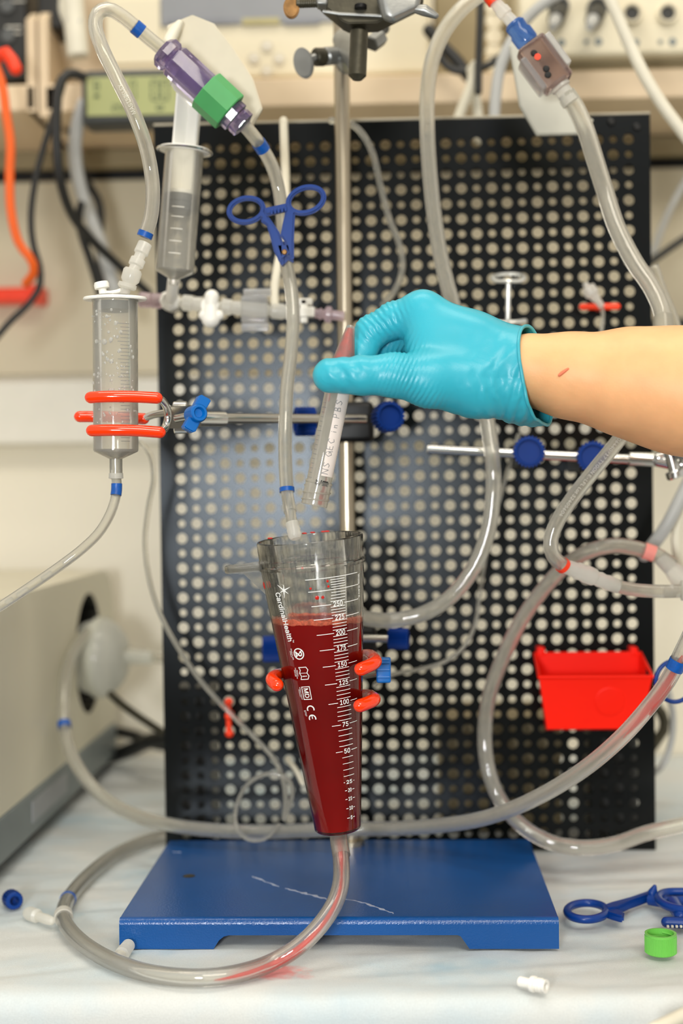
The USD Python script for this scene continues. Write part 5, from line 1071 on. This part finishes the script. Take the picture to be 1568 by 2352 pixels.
thin('coiled_line', 'thin clear line lying in a round loop at lower left of the cone', [P(*q) for q in ((652, 1880, 1.06), (668, 1840, 1.06), (670, 1805, 1.06), (650, 1782, 1.06), (610, 1778, 1.06), (570, 1800, 1.06), (545, 1845, 1.06), (540, 1885, 1.055), (552, 1915, 1.045), (580, 1930, 1.035), (610, 1925, 1.04), (640, 1895, 1.055))], .0016)
thin('catheter_line', 'thin pale line curving below the arc tube toward the cone clamp', [P(*q) for q in ((1190, 1000, 1.10), (1160, 1100, 1.105), (1120, 1250, 1.11), (1102, 1360, 1.115), (1092, 1430, 1.11), (1065, 1485, 1.10), (1020, 1520, 1.09), (960, 1538, 1.08), (905, 1548, 1.06), (860, 1575, 1.03))], .0016)
thin('catheter_line', 'short thin clear line hanging below the upper red clip', [P(*q) for q in ((1378, 690, 1.12), (1384, 720, 1.115), (1380, 770, 1.11))], .0016)
thin('sensor_lead', 'short pale lead in a hole of the board beside the cone', [P(*q) for q in ((660, 1745, 1.125), (680, 1770, 1.10), (695, 1800, 1.09))], .0022, 'cable_white', 'cable')

# ------------------------------------------------------------------ row of stopcocks
MY = 1.06
mf = thing('stopcock_row', 'row of white stopcocks and clear luer fittings across the board, left of the rod', 'stopcocks', P(550, 708, MY))
def mfit(x0, y0, x1, y1, prof, mat, name='luer_fitting'): return part(mf, name, lathe_between(P(x0, y0, MY), P(x1, y1, MY), prof, 20), mat, 40)
LU = [(0, 0), (.0032, 0), (.0034, .1), (.0060, .18), (.0060, .5), (.0050, .55), (.0056, .9), (.0036, .95), (.0034, 1), (0, 1)]
mfit(318, 688, 375, 692, [(0, 0), (.0044, 0), (.0060, .1), (.0056, .45), (.0048, .5), (.0058, .55), (.0058, .9), (.004, 1), (0, 1)], 'luer_pink')
part(mf, 'stopcock_body', cat(place(lathe([(0, -.008), (.0078, -.008), (.0078, .006), (.0050, .009), (.0046, .0062), (0, .0060)], 8), P(392, 692, MY), (0, -1, 0)), rod(P(399, 640, 1.03), P(393, 690, MY - .004), .0044, 16)), 'white_plastic', 30)
mfit(410, 694, 470, 700, LU, 'luer_plastic')
part(mf, 'stopcock_handle', cat(place(lathe([(0, -.006), (.0066, -.006), (.0066, .009), (0, .010)], 16), P(485, 705, MY), (0, -1, 0)), capsule_hull([(P(486, 682, MY - .008), .0055), (P(485, 705, MY - .008), .0045)]), capsule_hull([(P(484, 732, MY - .008), .0070), (P(485, 705, MY - .008), .005)]), capsule_hull([(P(468, 724, MY - .008), .004), (P(502, 724, MY - .008), .004), (P(484, 740, MY - .008), .003)])), 'white_plastic', 40)
mfit(500, 703, 560, 709, LU, 'luer_plastic')
part(mf, 'clear_block', cat(place(rbox(.0196, .014, .020, .0015), P(585, 712, MY), (0, 0, 1), (1, 0, -.08))), 'clear_block', 30)
for py in (672, 752): part(mf, 'block_wing', place(rbox(.0205, .004, .0055, .001), P(588 - (py - 712) * .06, py, MY - .006), (0, 0, 1), (1, 0, -.08)), 'clear_block', 30)
part(mf, 'block_core', rod(P(552, 708, MY), P(618, 714, MY), .0050, 16), 'luer_plastic')
mfit(612, 712, 688, 720, LU, 'luer_plastic')
part(mf, 'white_cross', cat(place(rbox(.011, .010, .0075, .001), P(706, 718, MY), (0, 0, 1), (1, 0, -.08)), place(rbox(.0055, .008, .018, .001), P(698, 715, MY), (0, 0, 1), (1, 0, -.08)), place(rbox(.010, .008, .005, .001), P(702, 694, MY), (0, 0, 1), (1, 0, -.08))), 'white_plastic')
mfit(722, 720, 790, 726, [(0, 0), (.0034, 0), (.0036, .15), (.0048, .2), (.0030, .3), (.0062, .4), (.0062, .55), (.0036, .6), (.0036, 1), (0, 1)], 'luer_pink')
st = thin('white_strap', 'flat white cable tie hanging from the board top behind the blue clamp', [P(*q) for q in ((651, 278, 1.09), (653, 340, 1.085), (656, 420, 1.08), (655, 500, 1.075), (648, 560, 1.07), (636, 620, 1.065), (630, 670, 1.062), (631, 702, 1.06))], .0033, 'cream_strap', 'strap')

# ------------------------------------------------------------------ blue forceps (two): one clamped on the tube, one lying on the pad
def ring2(cx, cy, a, b, ang, w=.0042):
    e = affinity.rotate(affinity.scale(Point(0, 0).buffer(1, 40), a, b), ang, origin=(0, 0)); i = affinity.rotate(affinity.scale(Point(0, 0).buffer(1, 40), a - w, b - w), ang, origin=(0, 0)); return affinity.translate(e.difference(i), cx, cy)
def soft(p, h): return plate(p, h, h * .3)
def px2(pts, o, y): return [((P(a, b, y) - P(*o, y)) @ cr, (P(a, b, y) - P(*o, y)) @ np.array([0, 0, 1.0])) for a, b in pts]
CYF = .975; O_ = (655, 520)
def fpart(t, name, poly, th, off): return part(t, name, place(soft(poly, th), P(*O_, CYF) + np.array([0, off, 0]), (0, -1, 0), (1, 0, 0)), 'instrument_blue', 30)
bf = thing('tube_clamp', 'blue plastic ring handled tube clamp closed on the centre tube', 'clamp', P(655, 520, CYF))
u = S(CYF)
c1 = px2([(568, 487)], O_, CYF)[0]; c2 = px2([(705, 465)], O_, CYF)[0]
armL = Polygon(px2([(606, 490), (640, 540), (648, 565), (648, 608), (634, 580), (626, 548), (618, 520), (606, 512)], O_, CYF)).buffer(.0012)
armR = Polygon(px2([(662, 478), (676, 492), (674, 520), (672, 560), (672, 596), (660, 560), (650, 545), (655, 520), (660, 500)], O_, CYF)).buffer(.0012)
fpart(bf, 'ring_handle', unary_union([ring2(*c1, 45 * u, 33 * u, 8, .0036), armL]), .0050, -.006); fpart(bf, 'ring_handle', unary_union([ring2(*c2, 47 * u, 34 * u, 16, .0036), armR]), .0050, -.0075)
fpart(bf, 'ratchet_bar', Polygon(px2([(612, 485), (662, 474), (664, 488), (614, 500)], O_, CYF)).buffer(.0006), .0060, -.007)
for k in range(5): part(bf, 'ratchet_tooth', place(rbox(.0016, .0016, .0030, .0003), P(624 + k * 8, 487 - k * 1.6, CYF - .0108), (0, 0, 1)), 'instrument_blue')
fpart(bf, 'jaw', Polygon(px2([(628, 560), (674, 558), (672, 604), (662, 598), (648, 612), (640, 600)], O_, CYF)).buffer(.0004), .0130, -.002)
part(bf, 'rivet', place(lathe([(0, 0), (.0020, 0), (.0014, .0010), (0, .0012)], 16), P(653, 579, CYF - .0086), (0, -1, 0)), 'brass_old')
# the second clamp lying flat on the pad at the right edge
def flat_poly(pts, z=0.0045): return Polygon([tuple(PZ(a, b, z)[:2]) for a, b in pts])
def lay(poly, h, z0): m = plate(poly, h, h * .3); m.apply_translation((0, 0, z0 + h / 2)); return m
lf = thing('tube_clamp', 'blue plastic ring handled tube clamp lying open on the pad at right', 'clamp', PZ(1440, 2090, 0))
def ringz(cx, cy, rx, ry, w=.0042):
    q = [PZ(cx + rx * math.cos(a), cy + ry * math.sin(a), .006) for a in np.linspace(0, 2 * np.pi, 40, endpoint=False)]; return tube(smoothline(q, .002, True), .0028, 12)
part(lf, 'ring_handle', cat(ringz(1347, 2093, 45, 19), lay(flat_poly([(1384, 2092), (1400, 2086), (1444, 2074), (1490, 2058), (1500, 2066), (1450, 2084), (1420, 2098), (1392, 2102)]), .0060, .003)), 'instrument_blue', 40)
part(lf, 'ratchet_bar', lay(flat_poly([(1386, 2096), (1412, 2096), (1434, 2104), (1432, 2115), (1420, 2114), (1400, 2108), (1388, 2104)]), .0050, .003), 'instrument_blue')
part(lf, 'ring_handle', cat(tube(smoothline([PZ(a, b, .010) for a, b in ((1640, 2040), (1580, 2048), (1530, 2050), (1512, 2062), (1530, 2080), (1580, 2092), (1640, 2090))], .002), .003, 12), tube(smoothline([PZ(a, b, .006) for a, b in ((1490, 2066), (1530, 2072), (1580, 2070), (1640, 2066))], .002), .0040, 12)), 'instrument_blue', 40)
a_ = PZ(1500, 2066, .006); part(lf, 'ratchet_arm', cat(capsule_hull([(a_, .0036), (P(1503, 2036, a_[1]), .0014), (P(1497, 2050, a_[1]), .0030)])), 'instrument_blue', 40)
b_ = PZ(1545, 2075, .008); part(lf, 'jaw', cat(capsule_hull([(b_, .005), (PZ(1562, 2105, .006), .0045)]), capsule_hull([(PZ(1530, 2118, .0045), .0036), (PZ(1620, 2122, .0045), .0040)])), 'instrument_blue', 40)
for k in range(5): s = PZ(1531 + k * 10, 2124, .0045); part(lf, 'jaw_tooth', place(rbox(.0016, .002, .0016, .0004), s + np.array([0, -.0036, 0]), (0, 0, 1)), 'print_pale')

# ------------------------------------------------------------------ things hooked on the board
# red tray
ty = 1.128
tr = thing('red_tray', 'bright red plastic tray hooked on the board at lower right', 'tray', P(1365, 1680, ty))
def tray():
    bk = [P(1228, 1502, ty), P(1470, 1500, ty), P(1460, 1676, ty), P(1252, 1678, ty)]; bk = [np.array(b) for b in bk]
    f_ = ty - .062; fr_ = [P(1238, 1556, f_), P(1498, 1555, f_), P(1474, 1676, f_), P(1258, 1678, f_)]
    zb = bk[2][2] ; topz_b = bk[0][2]; ft = fr_[0][2]
    th = .0016; outer = [np.array((bk[0][0], ty, topz_b)), np.array((bk[1][0], ty, topz_b)), np.array((fr_[1][0], f_, ft)), np.array((fr_[0][0], f_, ft)), np.array((bk[3][0], ty, zb)), np.array((bk[2][0], ty, zb)), np.array((fr_[2][0], f_ + .006, fr_[2][2])), np.array((fr_[3][0], f_ + .006, fr_[3][2]))]
    def hull(ps): return m3.Manifold.hull_points([tuple(map(float, p)) for p in ps])
    o = hull(outer); c = np.mean(outer, 0); up = np.array([0, 0, .03])
    inn_ = [outer[0] + (th, -th, 0), outer[1] + (-th, -th, 0), outer[2] + (-th, th, 0), outer[3] + (th, th, 0), outer[4] + (th, -th, th), outer[5] + (-th, -th, th), outer[6] + (-th, th, th), outer[7] + (th, th, th)]
    inn_ += [inn_[i] + (inn_[i] - inn_[i + 4]) * .6 for i in range(4)]
    body = o - hull(inn_); rim = [tube(np.array([outer[i], outer[j]]), .0014, 8, 'round') for i, j in ((0, 1), (1, 2), (2, 3), (3, 0))]
    return cat(body), cat(*rim), outer
tb, rim, to_ = tray(); part(tr, 'bin', tb, 'tray_red', 30); part(tr, 'rim', rim, 'tray_red', True)
for px in (1242, 1455): q = P(px, 1498, ty); part(tr, 'hook', box2((q[0] - .003, ty - .002, q[2] - .003), (q[0] + .003, by(q[0], q[2]) - .0012, q[2] + .004), .001), 'tray_red')
ow = nrm(np.cross(to_[2] - to_[3], to_[7] - to_[3])); ow = ow if ow[1] < 0 else -ow
q = P(1400, 1612, ty - .060); pt = to_[3] + (to_[2] - to_[3]) * ((q[0] - to_[3][0]) / (to_[2][0] - to_[3][0])); f_ = (q[2] - to_[3][2]) / (to_[7][2] - to_[3][2]); pt = pt + (to_[7] - to_[3]) * f_; pt[0] = q[0]
part(tr, 'thumb_dimple', place(lathe([(0, .0006), (.010, .0006), (.0112, .0002), (.0116, -.0004), (0, -.0004)], 36), pt, ow), 'tray_red', True)
# red clips and the wire bracket
def clip(label, a, b, r=.0026, bumps=()):
    q = thing('red_clip', label, 'clip', a, None); part(q, 'bar', tube(np.array([a, (a + b) / 2, b]), r, 12, 'round'), 'clip_red', True)
    m = (a + b) / 2; part(q, 'peg', rod(m, (m[0], by(m[0], m[2]) - .0012, m[2]), .0022, 12), 'clip_red')
    for k in bumps: part(q, 'bump', trimesh.creation.icosphere(2, .0034).apply_translation(a + (b - a) * k + np.array([.0004, -.0012, 0])), 'clip_red', True)
clip('horizontal red clip on the upper right of the board', P(1337, 705, 1.125), P(1417, 704, 1.125)); clip('vertical red clip on the board left of the cone', P(524, 1612, 1.122), P(526, 1684, 1.122), .0022, (.0, .45, 1.0))
wb = thing('wire_bracket', 'shiny I shaped wire bracket on the board above the wrist', 'bracket', P(1166, 690, 1.10))
part(wb, 'upper_loop', tube(smoothline([P(*q) for q in ((1130, 638, 1.10), (1145, 632, 1.11), (1170, 630, 1.115), (1195, 632, 1.11), (1204, 638, 1.10), (1195, 645, 1.095), (1166, 646, 1.09), (1138, 645, 1.095))], .002, True), .0016, 10), 'bright_wire')
part(wb, 'post', rod(P(1167, 645, 1.092), P(1166, 735, 1.095), .0019, 14), 'bright_wire'); part(wb, 'lower_bar', tube(smoothline([P(*q) for q in ((1132, 738, 1.105), (1150, 741, 1.10), (1185, 740, 1.10), (1205, 737, 1.105))], .002), .0019, 12, 'round'), 'bright_wire')
for px in (1145, 1190): q = P(px, 632, 1.112); part(wb, 'hook', rod(q, (q[0], by(q[0], q[2]) - .0012, q[2]), .0014, 10), 'bright_wire')
lv = thing('luer_valve', 'small clear luer valve with a pale tip above the right red clip', 'valve', P(1360, 668, 1.115))
part(lv, 'body', lathe_between(P(1342, 650, 1.115), P(1372, 692, 1.115), [(0, 0), (.0022, 0), (.0024, .18), (.0056, .24), (.0056, .62), (.0040, .68), (.0034, .9), (.0026, 1), (0, 1)], 18), 'luer_plastic', 40)
part(lv, 'tip', lathe_between(P(1368, 686, 1.115), P(1382, 704, 1.116), [(0, 0), (.0030, 0), (.0026, 1), (0, 1)], 14), 'luer_plastic', 40)
part(lv, 'retainer', rod(P(1352, 664, 1.118), (P(1352, 664, 1.118)[0], by(*P(1352, 664, 1.118)[[0, 2]]) - .0012, P(1352, 664, 1.118)[2]), .0014, 8), 'luer_plastic')
# blue ring at the right of the board
rg = thing('blue_ring', 'thin blue ring standing at the right edge beside the crossing tube', 'ring', P(1542, 1560, 1.0)); part(rg, 'ring', tube(smoothline([P(1549 + 43 * math.cos(a), 1565 + 47 * math.sin(a), 1.0) for a in np.linspace(0, 2 * np.pi, 24, endpoint=False)], .002, True), .0016, 10), 'instrument_blue', True)
part(rg, 'shank', tube(smoothline([P(*q) for q in ((1592, 1565, 1.0), (1620, 1560, 1.0), (1660, 1550, 1.0))], .003), .0020, 10, 'round'), 'instrument_blue', True)

# ------------------------------------------------------------------ small things on the pad
def turned(name, label, catg, o, ax_, parts_):
    t = thing(name, label, catg, o)
    for nm, prof, mt, n_ in parts_: part(t, nm, place(lathe(prof, n_, True), o, ax_), mt, 30)
    return t
o = PZ(29, 2066, 0.0058)
bc = turned('screw_cap', 'small dark blue screw cap lying on the pad at far left', 'cap', o, (.50, -.85, .05), [('cap', [(0, -.0075), (.0055, -.0075), (.0060, -.006), (.0060, .005), (.0054, .0055), (.0034, .0055), (.0034, -.002), (0, -.002)], 'instrument_blue', 28)])
part(bc, 'grip_ribs', cat(*[rod(o + basis((.5, -.85, .05)) @ np.array([.0060 * math.cos(a), .0060 * math.sin(a), -.006]), o + basis((.5, -.85, .05)) @ np.array([.0060 * math.cos(a), .0060 * math.sin(a), .0045]), .0005, 6) for a in np.linspace(0, 2 * np.pi, 20, endpoint=False)]), 'instrument_blue')
o = PZ(1517, 2190, 0.0)
gc = thing('screw_cap', 'bright green ribbed screw cap lying open side up on the pad', 'cap', o)
GR, GH = .0096, .0130; TW = np.linspace(0, 2 * np.pi * 2.2, 110)
part(gc, 'shell', place(lathe([(0, .0002), (GR - .0008, .0002), (GR, .001), (GR, GH - .001), (GR + .0002, GH), (GR - .0014, GH), (GR - .0014, .0016), (0, .0016)], 56, True), o), 'cap_green')
part(gc, 'rib', place(cat(*[rod((GR * math.cos(a), GR * math.sin(a), .001), (GR * math.cos(a), GR * math.sin(a), GH - .0016), .00034, 6) for a in np.linspace(0, 2 * np.pi, 64, endpoint=False)]), o), 'cap_green')
part(gc, 'thread', place(tube(np.stack([(GR - .0014) * np.cos(TW), (GR - .0014) * np.sin(TW), .005 + .0026 * TW / (2 * np.pi)], 1), .0006, 8), o), 'cap_green')
a_, b_ = PZ(1192, 2254, .0042), PZ(1254, 2266, .0046)
wl = thing('white_luer', 'small white luer connector lying alone on the front of the pad', 'connector', (a_ + b_) / 2)
part(wl, 'barb', lathe_between(a_, b_, [(0, 0), (.0028, 0), (.0031, .03), (.0029, .45), (.0026, .46), (0, .46)], 20), 'white_plastic', 30)
part(wl, 'hub', lathe_between(a_, b_, [(.001, .44), (.0046, .46), (.0048, .54), (.0046, .60), (.0034, .62), (.0034, .68), (.0042, .69), (.0042, .74), (.0036, .76), (.0042, .79), (.0042, .84), (.0036, .87), (.0040, .92), (.0039, 1), (.0022, 1), (.0022, .7), (.001, .7)], 28, True), 'white_plastic', 30)
a_, b_ = PZ(272, 2202, .004), PZ(296, 2170, .0045)
cl = thing('clear_luer', 'small translucent luer fitting leaning by the left foot of the blue base', 'connector', a_)
part(cl, 'barb', lathe_between(a_, b_, [(0, 0), (.0030, 0), (.0034, .1), (.0028, .3), (0, .3)], 18), 'luer_plastic', 40); part(cl, 'hub', lathe_between(a_, b_, [(0, .28), (.0046, .30), (.0046, .55), (.0040, .6), (.0044, .65), (.0042, .95), (.003, 1), (0, 1)], 20), 'luer_plastic', 40)
a_, b_ = PZ(62, 2096, .004), PZ(126, 2118, .004)
cl = thing('clear_luer', 'pale translucent fitting lying on the pad left of the outlet tube joint', 'connector', a_)
part(cl, 'hub', lathe_between(a_, b_, [(0, 0), (.0036, 0), (.0048, .1), (.0048, .35), (.003, .4), (0, .4)], 20), 'luer_plastic', 40); part(cl, 'barb', lathe_between(a_, b_, [(0, .38), (.0032, .4), (.0034, .7), (.0028, .9), (0, 1)], 18), 'luer_plastic', 40)
solo('corner_tube', tube(smoothline([PZ(1502, 2366, .006), PZ(1540, 2348, .006), PZ(1590, 2322, .006), PZ(1640, 2290, .006)], .003), .0042, 14, 'round'), 'cable_white', 'pale cream tube end in the bottom right corner', 'tube', True)

# ------------------------------------------------------------------ cables behind
def cable(name, label, pts, r, mat): return solo(name, tube(smoothline([P(*q) for q in pts], .008), r, 12, 'round'), mat, label, 'cable', True)
cable('black_cable', 'long dark cable snaking down the left edge past the red clip', ((150, 172, 1.30), (128, 250, 1.30), (100, 340, 1.30), (80, 420, 1.30), (71, 500, 1.30), (76, 560, 1.30), (92, 620, 1.30), (90, 660, 1.30), (62, 702, 1.30), (24, 738, 1.30), (-20, 790, 1.30)), .0032, 'cable_black')
cable('black_cable', 'black cable looping over the digital display and down to the right', ((190, 176, 1.30), (160, 168, 1.29), (138, 190, 1.285), (130, 260, 1.285), (132, 360, 1.29), (142, 430, 1.30), (166, 495, 1.32), (205, 545, 1.34), (262, 600, 1.36), (340, 672, 1.38)), .0045, 'cable_black')
cable('black_cable', 'black cable behind the grey hose, ending above the reservoir syringe', ((160, 290, 1.44), (190, 400, 1.44), (228, 470, 1.44), (228, 560, 1.44), (232, 640, 1.44), (240, 700, 1.44)), .0045, 'cable_black')
cable('black_cable', 'short black cable branch crossing the grey hose at left', ((186, 470, 1.33), (180, 500, 1.335), (188, 540, 1.34), (208, 600, 1.35), (226, 660, 1.36), (236, 710, 1.37)), .0040, 'cable_black')
cable('grey_hose', 'light grey hose hanging under the digital display', ((192, 240, 1.345), (178, 285, 1.35), (172, 350, 1.36), (184, 430, 1.37), (212, 510, 1.38), (238, 580, 1.38), (262, 660, 1.38), (280, 720, 1.38)), .0066, 'cable_grey')
cable('orange_cable', 'orange cable hanging at the far left edge', ((-10, 150, 1.28), (6, 200, 1.275), (14, 260, 1.275), (24, 330, 1.275), (22, 410, 1.275), (26, 490, 1.275), (44, 560, 1.28), (74, 600, 1.285), (78, 625, 1.29), (60, 650, 1.30)), .0042, 'cable_orange')
cable('red_plug_lead', 'thick red plug lead in front of the black device at left', ((0, 128, 1.28), (14, 122, 1.275), (26, 138, 1.275), (36, 158, 1.275)), .0058, 'clip_red')
oc = thing('orange_bracket', 'red orange bracket on the wall at far left below the cables', 'bracket', P(40, 675, 1.52)); a, b = P(-60, 694, 1.50), P(84, 658, 1.50)
part(oc, 'bar', box2((a[0], 1.50, a[2]), (b[0], WALL - .013, b[2]), .003), 'tape_red'); a, b = P(64, 694, 1.497), P(90, 652, 1.497); part(oc, 'end_block', box2((a[0], 1.495, a[2]), (b[0], WALL - .013, b[2]), .003), 'tape_red')
cable('white_cable', 'white cable arching over the amplifier front to the right edge', ((1380, -40, 1.15), (1410, 20, 1.15), (1440, 90, 1.15), (1475, 165, 1.15), (1520, 240, 1.15), (1580, 320, 1.15)), .0050, 'cable_white')
cable('grey_cable', 'grey cable curving from the top down behind the board left of the amplifier', ((1330, -30, 1.20), (1270, -6, 1.20), (1222, 30, 1.20), (1180, 85, 1.20), (1150, 150, 1.20), (1138, 220, 1.20), (1134, 300, 1.20)), .0048, 'cable_grey')
cable('black_cable', 'upright black cable between the arc tube and the amplifier', ((1104, -30, 1.25), (1102, 60, 1.25), (1099, 140, 1.25), (1098, 210, 1.25)), .0034, 'cable_black')
cable('black_cable', 'black cable bowing down behind the arc tube near the shelf', ((1000, 96, 1.30), (1015, 140, 1.30), (1050, 164, 1.30), (1100, 158, 1.30), (1145, 135, 1.30), (1185, 90, 1.30)), .0036, 'cable_black')
cable('dark_hose', 'thick dark hose behind the arc tube at the top', ((985, 70, 1.34), (1020, 110, 1.34), (1050, 140, 1.34), (1075, 175, 1.34)), .0060, 'cable_black')
cable('white_cable', 'pair of white cables dropping behind the board, left one', ((1090, 150, 1.26), (1080, 200, 1.26), (1062, 245, 1.26), (1046, 290, 1.26)), .0044, 'cable_white')
cable('white_cable', 'pair of white cables dropping behind the board, right one', ((1082, 160, 1.27), (1090, 210, 1.27), (1098, 270, 1.27), (1100, 320, 1.27)), .0044, 'cable_white')
cable('black_cable', 'thin black cable slanting to the right edge beside the board', ((1480, 612, 1.40), (1530, 576, 1.40), (1600, 528, 1.40)), .0036, 'cable_black')
cable('grey_cable', 'pale grey cable slanting up at the right of the board', ((1500, 580, 1.42), (1525, 510, 1.42), (1560, 440, 1.42), (1610, 360, 1.42)), .0036, 'cable_grey')
cable('grey_hose', 'grey hose slanting down at the right edge below the clamp jaw', ((1590, 1090, 1.10), (1560, 1150, 1.10), (1535, 1200, 1.10), (1508, 1240, 1.105), (1480, 1275, 1.11)), .0052, 'cable_grey')
cable('white_cable', 'white loop of cable at the right edge above the stopcock end', ((1580, 1150, 1.12), (1560, 1190, 1.12), (1552, 1240, 1.12), (1562, 1300, 1.12), (1590, 1350, 1.12)), .0040, 'cable_white')
cable('grey_cable', 'grey cable bending behind the board edge below the blue ring', ((1480, 1790, 1.20), (1520, 1760, 1.20), (1542, 1700, 1.20), (1545, 1640, 1.20), (1535, 1590, 1.20)), .0028, 'cable_grey')
cable('dark_hose', 'dark olive hose behind the lower right board edge', ((1470, 1600, 1.29), (1500, 1618, 1.29), (1520, 1640, 1.29), (1526, 1670, 1.29), (1508, 1700, 1.29), (1480, 1740, 1.29), (1460, 1790, 1.29), (1450, 1845, 1.29)), .0050, 'cast_dark')
cable('black_cable', 'thick black power cable sagging behind the pump console toward the board', ((196, 1738, 1.51), (215, 1742, 1.51), (250, 1738, 1.50), (300, 1722, 1.46), (350, 1700, 1.42), (420, 1690, 1.40)), .0078, 'cable_black')
cable('black_cable', 'second black cable touching the board edge beside the pump console', ((225, 1690, 1.51), (255, 1680, 1.50), (310, 1690, 1.48), (350, 1708, 1.465), (420, 1722, 1.45)), .0055, 'cable_black')
cable('dark_hose', 'dark cable slanting from the pump head to the board', ((255, 1595, 1.27), (268, 1608, 1.28), (310, 1640, 1.29), (370, 1680, 1.30)), .0036, 'cast_dark')
bp_ = thing('black_plug', 'black plug and strain relief beside the pump console base', 'plug', P(215, 1715, 1.50)); part(bp_, 'plug_body', capsule_hull([(P(196, 1722, 1.50), .013), (P(238, 1698, 1.49), .011)]), 'device_black', 40); part(bp_, 'strain_relief', capsule_hull([(P(228, 1690, 1.49), .009), (P(236, 1660, 1.49), .006)]), 'device_black', 40)
t, p = hose('pump_inlet_tube', 'short clear tube from the pump head back to behind the board', [P(*q) for q in ((272, 1500, 1.345), (310, 1500, 1.35), (360, 1508, 1.355), (420, 1512, 1.36))], .0058, None, 'tube_milky')
ps = thing('power_strip', 'black power strip on the wall at the right edge', 'power strip', P(1560, 745, 1.5)); a, b = P(1500, 766, 1.505), P(1660, 728, 1.505); part(ps, 'case', box2((a[0], 1.505, a[2]), (b[0], WALL - .013, b[2]), .003), 'device_black'); part(ps, 'edge_rail', box2((a[0], 1.502, a[2] - .003), (b[0], 1.508, a[2]), .001), 'device_black')
